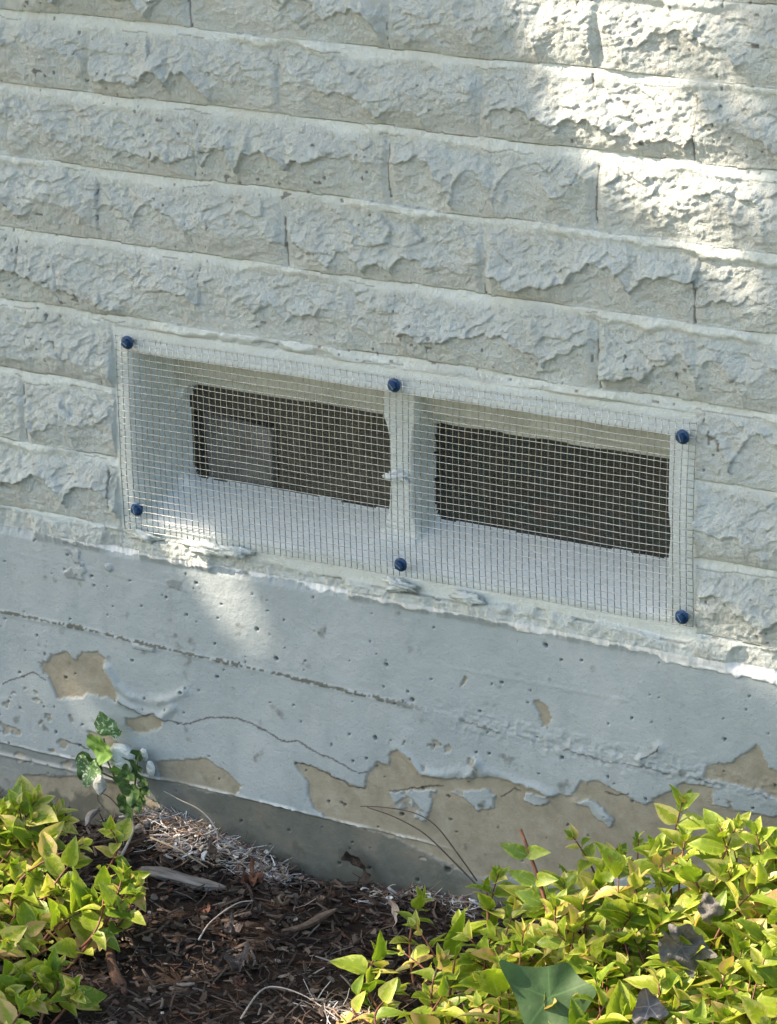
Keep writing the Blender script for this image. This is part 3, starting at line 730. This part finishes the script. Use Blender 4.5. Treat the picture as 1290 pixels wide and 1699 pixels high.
plank('wood_stick', G((176, 1560), .010), G((205, 1650), .006), .0085, .006, mat_wood('brown_wood', (.05, .025, .016), (.12, .065, .04)), 'dark brown broken stick half buried beside the left shrub', 'stick', 2.)
plank('wood_stick', G((470, 1545), .010), G((560, 1512), .010), .008, .004, mat_wood('tan_wood', (.09, .06, .04), (.22, .16, .11)), 'long tan wood splinter lying on mulch in the middle of the bed', 'wood splinter', 3.)
plank('bark_piece', G((222, 1372), .012), G((252, 1368), .012), .013, .008, mat_wood('pale_bark', (.20, .16, .12), (.48, .42, .36)), 'short curved pale bark chunk in front of the white stones', 'bark chunk', 4.)
plank('wood_stick', G((140, 1368), .016), G((168, 1342), .022), .006, .005, mat_wood('grey_stick', (.16, .14, .12), (.40, .37, .34)), 'stubby whitish split stick leaning near the foundation corner', 'stick', 5.)
M_TW = simple('pale_twig', (.42, .39, .34), .8, 0, .25, 200, .4, .0005); M_TD = simple('dark_twig', (.075, .058, .045), .8, 0, .3, 200, .4, .0005)
def thin(name, pts, r0, mat, label, cat):
    m = MB(); P = []
    for i in range(len(pts) - 1):
        for t in np.linspace(0, 1, 7)[:-1]:
            p0, p1, p2, p3 = (np.array(pts[min(max(i + k, 0), len(pts) - 1)]) for k in (-1, 0, 1, 2))
            P.append(.5 * (2 * p1 + (p2 - p0) * t + (2 * p0 - 5 * p1 + 4 * p2 - p3) * t * t + (3 * p1 - p0 - 3 * p2 + p3) * t ** 3))
    P.append(np.array(pts[-1])); m.tube(P, [r0 * (1 - .5 * i / len(P)) for i in range(len(P))], 6)
    return tag(m.build(name, mat, None, True, tuple(pts[-1])), label, cat)
wp = lambda px, y: up(px, y=y)
thin('dry_root', [wp((352, 1412), -.013), wp((362, 1392), -.014), wp((352, 1365), -.013), wp((330, 1343), -.011), wp((300, 1328), -.011), wp((272, 1313), -.010)], .0009, M_TW, 'thin pale dry root hanging down the foundation to the straw heap', 'root')
thin('dry_stalk', [wp((792, 1462), -.028), wp((762, 1420), -.026), wp((725, 1372), -.022), wp((690, 1350), -.016), wp((640, 1340), -.011), wp((598, 1338), -.0085)], .00075, M_TD, 'upper of two arched dark stalks against the tan peeled concrete', 'stalk')
thin('dry_stalk', [wp((800, 1478), -.030), wp((755, 1432), -.026), wp((705, 1384), -.020), wp((655, 1356), -.014), wp((610, 1340), -.0095)], .00085, M_TD, 'lower of two arched dark stalks against the tan peeled concrete', 'stalk')
thin('dry_twig', [G((196, 1430), .014), G((212, 1400), .022), wp((222, 1375), -.03), wp((216, 1350), -.022), wp((205, 1336), -.016)], .0014, M_TW, 'crooked pale twig standing in the mulch below the creeping weed', 'twig')
thin('dry_twig', [G((250, 1390), .012), G((300, 1412), .016), G((345, 1440), .010)], .0010, simple('tan_straw', (.50, .40, .27), .8), 'straight tan straw lying across the pale heap', 'straw')
thin('dry_twig', [G((400, 1690), .012), G((440, 1640), .014), G((500, 1650), .012), G((560, 1690), .010)], .0009, M_TW, 'long curved pale twig at the bottom of the mulch bed', 'twig')
thin('dry_twig', [G((330, 1560), .012), G((350, 1530), .014), G((392, 1500), .012), G((420, 1495), .010)], .0009, M_TW, 'thin bent twig below the weathered wood piece', 'twig')

# ------------------------------------------------------------------ leaves
def leaf(m, base, d, nrm, L, Wd, fold=.35, droop=.4, rnd=.5, rows=9, kind='var', wav=.0, shape=1.0):
    d = d / np.linalg.norm(d); e = np.cross(d, nrm); e /= np.linalg.norm(e) + 1e-9; n = np.cross(e, d)
    V = []; A = []; us = (-1, -.6, 0, .6, 1); ph = rnd * 20
    for i in range(rows + 1):
        t = i / rows
        wv = (math.sin(math.pi * min(1, t ** .66)) ** .72) * (1 - .28 * t * t) if i < rows else .0
        wv = max(wv, .02) * Wd * .5 * (1 + .03 * math.sin(i * 2.3 + ph))
        c = base + d * L * (t - .12 * droop * t * t) - n * L * droop * .42 * t * t
        for u in us:
            V.append(c + e * wv * u * (1 - .12 * fold) + n * wv * fold * (abs(u) ** 1.2) + n * wav * L * math.sin(t * 9 + u * 3 + ph) * abs(u))
            A.append((abs(u) * .85 + .25 * t * t, rnd, t))
    F = [(i * 5 + k, i * 5 + k + 1, i * 5 + 6 + k, i * 5 + 5 + k) for i in range(rows) for k in range(4)]
    if kind == 'var': m.add(V, F, leaf=A)
    else: m.add(V, F, edge=[a[0] for a in A])
M_VAR = mat_varleaf()
UPV = np.array([0, 0, 1.])
def branch(shrub, base, tip, rr, leafL=.036, bend=.02, nleaf=None, bare=False, big=1.0, name='branch'):
    base = np.array(base); tip = np.array(tip); L = np.linalg.norm(tip - base)
    side = np.array([rr.gauss(0, 1), rr.gauss(0, 1), 0]) * bend
    P = [base * (1 - t) + tip * t + side * math.sin(math.pi * t) + np.array([0, 0, .18 * L * math.sin(math.pi * t) * .4]) for t in np.linspace(0, 1, 12)]
    st = MB(); st.tube(P, [.0016 * (1 - .65 * i / 11) for i in range(12)], 6)
    so_ = st.build(name, M_STEM, shrub, True, tuple(base)); subpart_origin(so_, base)
    m = MB(); s = L; k = 0; ang0 = rr.uniform(0, 3.1)
    def at(s):
        t = max(0, min(1, s / L)) * 11; i = min(10, int(t)); f = t - i; return P[i] * (1 - f) + P[i + 1] * f, P[i + 1] - P[i]
    s = L - .0005; step = .004
    maxd = min(L * .92, .15)
    while s > L - maxd and s > .012:
        p, ax = at(s); ax = ax / np.linalg.norm(ax)
        e1 = np.cross(ax, [.2, .9, .1]); e1 /= np.linalg.norm(e1); e2 = np.cross(ax, e1)
        dist = L - s; size = leafL * min(1, .38 + dist / .030) * rr.uniform(.78, 1.18)
        a = ang0 + (math.pi / 2) * k + rr.uniform(-.3, .3)
        for sg in (0, math.pi):
            if rr.random() < (.05 if dist < .05 else .22): continue
            o = e1 * math.cos(a + sg) + e2 * math.sin(a + sg)
            opening = min(1.15, .35 + dist / .03) * rr.uniform(.8, 1.2)
            d = ax * math.cos(opening) + o * math.sin(opening); d = d + np.array([.10, -.16, .02 - .22 * min(1, dist / .05)]) * rr.uniform(.5, 1.2)
            nn = ax * math.sin(opening) - o * math.cos(opening) + UPV * .55 + np.array([.40, -.75, .1]) + np.array([rr.gauss(0, .25), rr.gauss(0, .25), 0])
            sz = size * rr.uniform(.70, 1.25)
            leaf(m, p + o * .001, d, nn, sz, sz * rr.uniform(.54, .70), rr.uniform(.2, .55), rr.uniform(.15, .8), rr.random(), wav=.02)
            if rr.random() < .28 and dist > .02:
                leaf(m, p - o * .001, d + ax * .6 + e1 * rr.uniform(-.5, .5), nn, sz * .5, sz * .28, .4, .3, rr.random(), 5)
        s -= step + rr.uniform(-.001, .002); step = min(.019, step * 1.8); k += 1
    if m.V: m.build('foliage', M_VAR, so_, True, tuple(base))
    return so_
def shrub(name, loc, label, tips, seed, lean, ydepth):
    rr = random.Random(seed); root = empty(name, loc); tag(root, label, 'shrub')
    for (px, py, y, *ex) in tips:
        t = up((px, py), y=y)
        if t[2] < -.478: t = up((px, py), z=-.470 + rr.uniform(0, .02))
        hgt = t[2] + .5
        b = np.array([t[0] + lean * (.35 + hgt * .5) * rr.uniform(.4, 1.2), t[1] - .02 + rr.uniform(-.05, .02), 0]); b[2] = float(gz(b[0], b[1]))
        branch(root, b, t, rr, .0320 * rr.uniform(.85, 1.18) * (ex[0] if ex else 1), .012 + .03 * hgt)
    return root
def fill(poly, n, yf, seed):
    rr = np.random.default_rng(seed); P = np.array(poly, float); out = []; tries = 0
    while len(out) < n and tries < 60000:
        tries += 1
        x, y = rr.uniform(*(P[:, 0].min(), P[:, 0].max())), rr.uniform(*(P[:, 1].min(), P[:, 1].max()))
        if not inpoly(np.array([x]), np.array([y]), [tuple(q) for q in poly])[0]: continue
        if any((x - a) ** 2 + (y - b) ** 2 < (42 * (1 - tries / 90000)) ** 2 for a, b, *_ in out): continue
        out.append((x, y, yf(x, y)))
    return out
R_TIPS = [(1133, 1330, -.12, .85), (951, 1388, -.12, .8), (1060, 1392, -.12, .6), (1030, 1415, -.12), (938, 1452, -.13), (808, 1468, -.13, .8), (828, 1450, -.13, .8), (703, 1488, -.12, .9), (688, 1535, -.15, .8),
          (632, 1575, -.19), (662, 1575, -.20, .6), (622, 1625, -.22), (1195, 1372, -.15), (1255, 1380, -.15), (1225, 1365, -.14, .8), (1290, 1395, -.15), (1000, 1440, -.13), (1090, 1405, -.14), (880, 1480, -.14), (760, 1530, -.16), (665, 1640, -.24), (850, 1500, -.14)]
RP = [(680, 1640), (760, 1555), (830, 1520), (880, 1470), (990, 1450), (1060, 1410), (1140, 1385), (1290, 1400), (1400, 1400), (1420, 1780), (690, 1780)]
def yr(x, y): return -.13 - .15 * max(0, min(1, (y - 1400) / 330)) - .02 * ((x * 7.3) % 1)
R_ALL = R_TIPS + fill(RP, 138, yr, 5)
rs = shrub('variegated_shrub', (.86, -.22, -.5), 'larger yellow-green variegated shrub on the right side in front of the foundation', R_ALL, 11, .10, 0)
# one bare reddish shoot with few leaves
L_TIPS = [(60, 1325, -.16), (30, 1335, -.17), (5, 1345, -.18, .9), (115, 1362, -.16), (95, 1345, -.15), (182, 1375, -.17, .8), (140, 1400, -.19), (205, 1445, -.22, .9), (232, 1468, -.22), (222, 1482, -.23, .8), (215, 1455, -.22, .8),
          (175, 1500, -.23), (110, 1470, -.23), (150, 1510, -.24, .9), (120, 1640, -.30), (130, 1655, -.31, .9), (85, 1610, -.29), (60, 1660, -.31, .9), (70, 1530, -.25), (30, 1625, -.30), (20, 1530, -.25), (100, 1600, -.28, .8)]
LP = [(-90, 1340), (40, 1345), (120, 1390), (180, 1440), (165, 1485), (80, 1530), (55, 1600), (85, 1640), (40, 1690), (-60, 1760), (-120, 1700)]
ls = shrub('variegated_shrub', (-.05, -.25, -.5), 'smaller yellow-green variegated shrub at the left edge of the mulch bed', L_TIPS + fill(LP, 42, lambda x, y: -.17 - .14 * max(0, min(1, (y - 1340) / 330)), 6), 12, -.11, 0)
rr = random.Random(4)
t = up((863, 1376), y=-.16); b = up((930, 1600), y=-.20)
P = [b * (1 - q) + t * q + np.array([.004 * math.sin(q * 3), 0, 0]) for q in np.linspace(0, 1, 10)]
st = MB(); st.tube(P, [.0022 * (1 - .35 * i / 9) for i in range(10)], 7); sp = st.build('branch', M_STEM, rs, True, tuple(b)); subpart_origin(sp, b)
m = MB()
for q, sg in ((.82, 1), (.80, -1), (.62, 1), (.60, -1), (.45, -1), (.38, 1)):
    p = b * (1 - q) + t * q; d = np.array([sg * .85, -.3, .35]); leaf(m, p, d, np.array([0, -.8, .5]), .027, .0135, .3, .5, rr.random(), wav=.02)
m.build('foliage', M_VAR, sp, True, tuple(b))

# lobed leaves
def polyleaf(name, c, right, upv, size, outline, mat, label, cat, cup=.15, wave=.1, parent=None, crump=0.):
    """leaf blade from an outline in its own plane; fans of rings towards the centre"""
    c = np.array(c, float); right = np.array(right, float); right /= np.linalg.norm(right); upv = np.array(upv, float); upv -= right * (upv @ right); upv /= np.linalg.norm(upv); n = np.cross(right, upv)
    O = []
    K = len(outline)
    for i in range(K):
        p0, p1, p2, p3 = (np.array(outline[(i + q) % K]) for q in (-1, 0, 1, 2))
        for t in (0, .2, .4, .6, .8):
            cr = .5 * (2 * p1 + (p2 - p0) * t + (2 * p0 - 5 * p1 + 4 * p2 - p3) * t * t + (3 * p1 - p0 - 3 * p2 + p3) * t ** 3)
            O.append(tuple((cr * .85 + (p1 * (1 - t) + p2 * t) * .15) * (1 + crump * .22 * float(vn(np.array([i * .9 + t + size * 999]), np.array([2.2]), 9)[0]))))
    if crump < .2 and cup != 0:
        A_ = np.array(O); O = [tuple(q) for q in (A_ * 2 + np.roll(A_, 1, 0) * 1.5 + np.roll(A_, -1, 0) * 1.5 + np.roll(A_, 2, 0) + np.roll(A_, -2, 0)) / 7]
    V = []; E = []; S = len(O); R_ = 7
    for k in range(R_ + 1):
        f = k / R_
        for (x, y) in O:
            X_, Y_ = x * f, y * f + (1 - f) * -.0
            rad = math.hypot(X_, Y_)
            zz = cup * rad * rad + wave * .25 * math.sin(math.atan2(Y_, X_) * 5 + 1) * rad * rad + crump * .4 * float(vn(np.array([X_ * 3 + c[0] * 90]), np.array([Y_ * 3]), 7)[0]) * (.3 + rad)
            V.append(c + (right * X_ + upv * Y_ + n * zz) * size); ang = math.atan2(Y_, X_ + 1e-9)
            E.append(abs(math.sin((ang - math.pi / 2) * 2.5)) * rad * 1.2)
    F = [(k * S + i, k * S + (i + 1) % S, (k + 1) * S + (i + 1) % S, (k + 1) * S + i) for k in range(R_) for i in range(S)]
    o = mesh_obj(name, np.array(V), F, mat, parent, True, {'edge': E}, tuple(c) if parent is None else None)
    if label: tag(o, label, cat)
    return o
MAPLE = [(0, -.55), (.35, -.75), (.62, -.55), (.78, -.2), (1.0, .05), (.72, .28), (.55, .55), (.30, .60), (.0, 1.0), (-.30, .62), (-.58, .66), (-.72, .35), (-1.05, .55), (-.80, .0), (-.72, -.35), (-.45, -.7)]
IVY = [(0, -.3), (.35, -.6), (.75, -.35), (.62, .1), (.45, .3), (0, 1.0), (-.45, .3), (-.62, .1), (-.75, -.35), (-.35, -.6)]
VINE = [(-1.1, .78), (-.5, .62), (.1, .66), (.42, .74), (.66, .38), (1.05, .12), (.85, -.2), (.5, -.6), (0, -.95), (-.5, -.7), (-.72, 0)]
HEART = [(0, -.42), (.25, -.62), (.58, -.55), (.75, -.2), (.68, .2), (.40, .6), (0, 1.0), (-.40, .6), (-.68, .2), (-.75, -.2), (-.58, -.55), (-.25, -.62)]
RIGHT = RC[0]; UPS = -RC[1]
polyleaf('vine_leaf', up((912, 1655), y=-.268), RIGHT * .97 + np.array([0, -.1, .05]), UPS * .8 + np.array([0, .3, .1]), .038, VINE, mat_leaf('dark_green_leaf', (.075, .16, .05), .35, .6, None, .5), 'large dark green lobed vine leaf lying low in the right shrub', 'leaf', .18, .3, crump=.12)
M_DEAD = mat_leaf('grey_dead_leaf', (.23, .225, .195), .10, .75, None, .25)
polyleaf('dead_leaf', up((1132, 1572), y=-.232), RIGHT + np.array([0, .1, -.3]), UPS * .9 + np.array([.3, .2, 0]), .023, MAPLE, M_DEAD, 'largest crumpled grey dead leaf caught in the middle of the right shrub', 'dead leaf', .4, .6, crump=1.)
polyleaf('dead_leaf', up((1078, 1672), y=-.29), RIGHT + np.array([0, 0, .2]), UPS + np.array([.4, .1, 0]), .019, IVY, mat_leaf('pale_dead_leaf', (.33, .31, .29), .05, .8), 'small pale grey curled dead leaf near the bottom of the right shrub', 'dead leaf', .5, .5, crump=1.)
polyleaf('dead_leaf', up((1178, 1508), y=-.20), RIGHT + np.array([0, 0, .5]), UPS + np.array([-.4, .1, 0]), .014, HEART, M_DEAD, 'dark grey folded dead leaf hanging high in the right shrub', 'dead leaf', -.5, .4, crump=1.)
polyleaf('dead_leaf', up((657, 1512), y=-.070), np.array([.8, -.3, .5]), np.array([-.1, .1, 1]), .014, [(0, -1), (.3, -.5), (.4, .1), (.15, 1.1), (-.2, .6), (-.35, -.1), (-.25, -.6)], mat_leaf('beige_dead_leaf', (.50, .42, .35), .15, .7), 'upright pale beige dry leaf on the mulch left of the right shrub', 'dead leaf', .5, .3, crump=.5)
polyleaf('dead_leaf', up((598, 1436), y=-.0125), np.array([.9, -.1, -.45]), np.array([.4, -.15, .8]), .015, [(-1.3, -.1), (-.9, .7), (-.3, .6), (.3, .2), (1.5, -.25), (1.9, -.8), (1.2, -.6), (.2, -.3), (-.6, -.35)], mat_leaf('brown_scrap', (.085, .06, .045), .0, .85), 'dark brown torn leaf scrap stuck to the foot of the foundation', 'leaf scrap', .4, .6, crump=1.)
polyleaf('ground_leaf', up((45, 1690), y=-.36), RIGHT, UPS * .8 + np.array([0, .3, 0]), .030, IVY, mat_leaf('mid_green_leaf', (.06, .13, .03), .25, .5), 'dark green leaf under the left shrub in the bottom corner', 'leaf', .1, .2)

# loose dead leaves on the mulch
MD = [mat_leaf('rust_dead_leaf', (.22, .10, .055), .05, .8), mat_leaf('tan_dead_leaf', (.30, .22, .15), .05, .8), mat_leaf('grey_brown_leaf', (.17, .14, .12), .05, .8)]
DL = [((420, 1462), 0, .013, 'rusty brown curled leaf beside the weathered wood piece'), ((383, 1545), 2, .012, 'flat grey-brown leaf in the middle of the mulch'), ((462, 1500), 1, .011, 'tan curled leaf on the mulch below the foundation'),
      ((395, 1600), 2, .015, 'broad dull grey leaf low in the mulch bed'), ((400, 1633), 0, .008, 'small rust-coloured leaf near the bottom of the mulch'), ((538, 1490), 1, .010, 'tan leaf lying next to the long wood splinter'), ((355, 1420), 1, .010, 'tan leaf at the right end of the straw heap'), ((337, 1512), 0, .007, 'tiny rusty leaf under the weathered wood piece')]
for (pxy, k, s_, lab) in DL:
    q = G(pxy, .010); a = random.uniform(0, 6)
    polyleaf('fallen_leaf', q, (math.cos(a), math.sin(a), random.uniform(-.25, .25)), (-math.sin(a), math.cos(a), random.uniform(-.1, .4)), s_, random.choice([IVY, HEART, MAPLE]), MD[k], lab, 'fallen leaf', .5, .6, crump=1.2)['group'] = 'fallen leaves on the mulch'

# creeping weed in front of the foundation, with its stones
wloc = up((228, 1348), y=-.018)
weed = empty('creeping_weed', tuple(wloc)); tag(weed, 'small creeping weed climbing the foundation around white stones', 'weed')
M_W1 = mat_leaf('weed_leaf_bright', (.22, .40, .08), .3, .5); M_W2 = mat_leaf('weed_leaf_dark', (.075, .155, .045), .25, .5); M_W3 = mat_leaf('weed_leaf_speckled', (.15, .29, .10), .25, .55, (.55, .64, .50))
M_WS = simple('weed_stem', (.10, .13, .05), .7)
fr, fu_ = np.array([1, 0, 0.]), np.array([0, -.25, 1.])
WL = [((176, 1210), -.026, .0165, HEART, M_W3, 8, -.25), ((165, 1236), -.030, .0165, HEART, M_W1, 190, .3), ((174, 1246), -.036, .0125, HEART, M_W1, 165, .3), ((150, 1273), -.032, .0185, IVY, M_W3, 170, .3), ((148, 1268), -.030, .0170, HEART, M_W2, 150, .2),
      ((222, 1270), -.024, .0125, HEART, M_W2, 30, .2), ((229, 1252), -.022, .0085, HEART, M_W2, -60, .2), ((212, 1283), -.030, .0110, IVY, M_W2, 120, .2), ((219, 1312), -.034, .0125, HEART, M_W2, 182, .3), ((205, 1297), -.028, .0100, HEART, M_W2, 70, .2), ((236, 1296), -.026, .0090, IVY, M_W2, -90, .2), ((226, 1330), -.028, .0105, HEART, M_W2, 200, .2), ((208, 1330), -.030, .0105, HEART, M_W2, 150, .2), ((232, 1322), -.026, .0095, IVY, M_W2, 230, .2), ((212, 1345), -.034, .0110, HEART, M_W2, 190, .2), ((196, 1278), -.026, .0080, HEART, M_W1, 100, .2), ((240, 1310), -.024, .0075, HEART, M_W2, 250, .2), ((4, 1300), -.03, .014, HEART, M_W2, 180, .2)]
for (pxy, y, s_, ol, mt, rot, cup) in WL[:-1]:
    a = math.radians(rot); r0 = fr * math.cos(a) + fu_ * math.sin(a) + np.array([0, .2, 0]) * math.sin(rot); u0 = -fr * math.sin(a) + fu_ * math.cos(a) + np.array([0, -.15, 0])
    polyleaf('leaf', up(pxy, y=y), r0, u0, s_ * 1.12, ol, mt, None, None, cup, .3, weed, crump=.25)
for pts in ([(228, 1350), (205, 1320), (190, 1290), (178, 1262), (172, 1225)], [(228, 1350), (222, 1320), (226, 1285), (230, 1255)], [(190, 1292), (170, 1283), (152, 1272)], [(222, 1318), (212, 1298), (206, 1285)]):
    m = MB(); m.tube([up(p, y=-.020 - .004 * (i % 2)) for i, p in enumerate(pts)], .0009, 6); m.build('stem', M_WS, weed)
thin('dry_root', [wp((196, 1338), -.022), wp((180, 1322), -.020), wp((164, 1316), -.018), wp((163, 1328), -.020), wp((172, 1340), -.022)], .0007, M_TD, 'thin dark looping root under the creeping weed', 'root')
M_ST = simple('white_stone', (.74, .79, .73), .85, 0, .18, 60, 1., .004)
def chunk(pxy, y, rad, sq, seed, lab):
    c = up(pxy, y=y); global FACD
    _q = np.random.default_rng(seed); FACD = _q.normal(size=(13, 3)); FACD /= np.linalg.norm(FACD, axis=1)[:, None]
    o = blob('white_stone', c, rad, M_ST, None, float(seed), sq, .35, 20, True, tuple(c)); tag(o, lab, 'stone', 'white stones wedged by the foundation'); return o
chunk((203, 1257), -.019, .0200, (1.05, .55, .95), 3, 'largest white stone, upright between the bright and dark weed leaves')
chunk((250, 1276), -.013, .0085, (.75, .55, 1.2), 8, 'slim white stone on the right edge of the creeping weed')
chunk((239, 1252), -.012, .0058, (.9, .6, 1.2), 12, 'smallest white stone above the slim one')
chunk((166, 1303), -.016, .0125, (.75, .55, .95), 5, 'dull white stone under the big left weed leaf')
# mortar left on the concrete's edge
M_LUMP = simple('white_mortar', (.72, .80, .755), .8, 0, .10, 140, 1., .003)
for (pxy, rad, sq, sd, lab) in [((340, 909), .0105, (2.1, .35, .45), 21, 'long white mortar lump below the left half of the wire guard'), ((392, 915), .0085, (1.8, .35, .5), 22, 'rounded white mortar lump just right of the long one'), ((245, 892), .0085, (1.9, .35, .5), 23, 'white mortar lump under the lower left screw'),
                                ((663, 972), .0095, (1.6, .4, .45), 24, 'pinkish white mortar lump under the lower middle screw'), ((775, 993), .0090, (1.8, .35, .5), 25, 'crumbly white mortar lump right of the middle screw')]:
    c = up(pxy, y=-.0080); sq = (sq[0], .62, .62); o = blob('mortar_lump', c, rad, M_LUMP, None, float(sd), sq, .8, 22, False, tuple(c)); o.rotation_euler = (0, math.radians(2), 0); tag(o, lab, 'mortar lump', 'mortar lumps on the foundation edge')

# ------------------------------------------------------------------ unseen tree added as a gobo, its leaf gaps cut to shape sun patches
E1 = np.cross(SUN, [0, 0, 1.]); E1 /= np.linalg.norm(E1); E2 = np.cross(E1, SUN)
def uv(p): p = np.asarray(p); return (p @ E1, p @ E2)
def lit_poly(pts, T, y=None, z=None): return ([uv(up(p, y=y(*p) if callable(y) else y, z=z)) for p in pts], T)
def yl(x, y): return -.18 - .13 * max(0, min(1, (y - 1340) / 330))
LIT = [lit_poly([(840, -90), (1100, -100), (1130, 40), (1140, 150), (1180, 260), (1220, 350), (1220, 480), (1120, 440), (1020, 330), (930, 250), (865, 120)], .84, y=0),  # areas kept sunny
       lit_poly([(1040, -60), (1330, -80), (1330, 560), (1240, 540), (1150, 470), (1150, 330), (1120, 250), (1090, 130)], .36, y=0),
       lit_poly([(1165, 420), (1300, 430), (1300, 540), (1200, 540)], .5, y=0),
       lit_poly([(672, 618), (745, 618), (775, 650), (705, 655)], .95, y=0),
       lit_poly([(185, 680), (215, 690), (245, 780), (212, 765)], .95, y=0),
       lit_poly([(200, 862), (300, 870), (440, 897), (436, 935), (300, 922), (210, 900)], .85, y=0),
       lit_poly([(292, 880), (342, 885), (455, 1080), (408, 1085), (345, 985)], .97, y=0),
       lit_poly([(365, 900), (405, 905), (470, 1010), (430, 1020)], .6, y=0),
       lit_poly([(45, 1100), (95, 1105), (155, 1190), (220, 1310), (170, 1325), (100, 1220)], .95, y=0),
       lit_poly([(110, 1190), (150, 1200), (215, 1290), (190, 1300)], .4, y=0),
       lit_poly([(1080, 1022), (1180, 1035), (1310, 1070), (1310, 1115), (1190, 1100), (1085, 1068)], .95, y=0),
       lit_poly([(1065, 1080), (1110, 1090), (1160, 1200), (1110, 1190)], .6, y=0), lit_poly([(1000, 1150), (1050, 1160), (1115, 1275), (1055, 1270)], .65, y=0),
       lit_poly([(630, 1120), (680, 1130), (740, 1200), (690, 1210)], .2, y=0), lit_poly([(750, 880), (900, 910), (900, 960), (800, 950)], .3, y=0),
       lit_poly([(630, 945), (695, 950), (705, 992), (645, 992)], .9, y=0),
       lit_poly([(235, 1350), (330, 1360), (420, 1400), (430, 1440), (330, 1440), (240, 1410)], .9, z=-.48),
       lit_poly([(500, 1650), (660, 1640), (680, 1720), (520, 1720)], .45, z=-.48),
       lit_poly([(-80, 1290), (150, 1290), (260, 1420), (260, 1520), (160, 1700), (60, 1800), (-80, 1800)], .72, y=yl),
       lit_poly([(1060, 1290), (1400, 1290), (1400, 1850), (960, 1850), (1000, 1640), (1180, 1560), (1130, 1450)], .97, y=yr),
       lit_poly([(560, 1530), (700, 1450), (900, 1360), (1060, 1290), (1130, 1450), (1180, 1560), (1000, 1640), (960, 1850), (560, 1850)], .50, y=yr)]
tree = empty('gobo_tree', (-3.0, -2.0, -.5)); tag(tree, 'unseen leafy tree added to shade the painted wall, gaps shaped for sun patches', 'tree')
def gobo_crown():
    rg = np.random.default_rng(99)
    corners = [uv(p) for p in [(-.75, 0, -.5), (1.5, 0, -.5), (1.5, 0, .75), (-.75, 0, .75), (-.5, -.7, -.5), (1.5, -.7, -.5)]]
    u0, u1 = min(c[0] for c in corners), max(c[0] for c in corners); v0, v1 = min(c[1] for c in corners), max(c[1] for c in corners)
    n = 31000; u = rg.uniform(u0, u1, n); v = rg.uniform(v0, v1, n); T = np.zeros(n)
    um, vm = (u0 + u1) / 2, (v0 + v1) / 2
    ok = (((u - um) / (u1 - u0) * 2) ** 2 + ((v - vm) / (v1 - v0) * 2) ** 2) < 3.2 + .35 * vn(u * 6, v * 6, 400)
    S0 = math.sqrt(8.0 * (u1 - u0) * (v1 - v0) / 31000 / .55 / .85)
    for poly, tv in LIT:
        ins = inpoly(u, v, poly)
        if tv > .9:
            for da, db in ((1, 0), (-1, 0), (0, 1), (0, -1)): ins |= inpoly(u + da * S0 * .36, v + db * S0 * .36, poly)
        T = np.where(ins, np.maximum(T, tv), T)
    k = 8.0; keep = rg.random(n) < np.where(T > 0, np.clip(-np.log(np.maximum(T, .02)) / k, 0, 1), 1); keep &= ok & ~(T > .94)
    u, v, T = u[keep], v[keep], T[keep]; n = len(u); t = 2.5 + 1.0 * rg.random(n)
    C = np.outer(u, E1) + np.outer(v, E2) + np.outer(t, SUN)
    # size so that the crown's optical depth is about k
    A = (u1 - u0) * (v1 - v0); S = math.sqrt(k * A / 31000 / .55 / .85); S = np.where(T > 0, S * .8, S) * rg.uniform(.8, 1.2, n)
    th = rg.uniform(0, 6.28, n); nrm = SUN[None, :] * 1.6 + rg.normal(0, .45, (n, 3)); nrm /= np.linalg.norm(nrm, axis=1)[:, None]
    a = np.cos(th)[:, None] * E1 + np.sin(th)[:, None] * E2; a -= nrm * (a * nrm).sum(1)[:, None]; a /= np.linalg.norm(a, axis=1)[:, None]; b = np.cross(nrm, a)
    shp = [(-.55, 0, 0), (-.3, .36, .05), (.1, .42, .08), (.62, 0, -.06), (.1, -.42, .08), (-.3, -.36, .05)]
    V = np.stack([C + (a * p[0] + b * p[1] + nrm * p[2]) * S[:, None] for p in shp], 1).reshape(-1, 3)
    i = np.arange(n)[:, None] * 6; F = np.concatenate([i + np.array([[0, 3, 2, 1]]), i + np.array([[0, 5, 4, 3]])], 0)
    V[:, 1] = np.minimum(V[:, 1], -.25)
    return V, F, C
V, F, C = gobo_crown()
mesh_obj('gobo_crown', V, F, mat_leaf('tree_leaf', (.075, .14, .03), .12, .5), tree, False, {'edge': np.full(len(V), .5)})
m = MB(); hub = C.mean(0)
tb = np.array([-3.0, -2.0, -.55]); m.tube([tb, tb + [.02, 0, .6], tb + [.10, .05, 1.4], tb + [.2, .12, 1.9]], [.095, .08, .065, .05], 12); m.build('trunk', M_BARK, tree)
fork = tb + np.array([.2, .12, 1.85])
rb = random.Random(8); Z_ = C[np.argsort(np.abs((C - hub) @ E1) * 0 + np.array([rb.random() for _ in C]))]
nb = 0
for c in Z_[:400]:
    # limbs stay out of the sunny gaps
    path = [fork * (1 - t) + c * t + np.array([0, 0, .16 * math.sin(math.pi * t)]) for t in np.linspace(0, 1, 9)]
    if any(any(inpoly(np.array([uv(p)[0]]), np.array([uv(p)[1]]), [(a[0], a[1]) for a in poly])[0] for poly, tv in LIT) for p in path): continue
    m = MB(); m.tube(path, [.022 * (1 - .8 * i / 8) for i in range(9)], 7); m.build('limb', M_BARK, tree); nb += 1
    if nb > 12: break
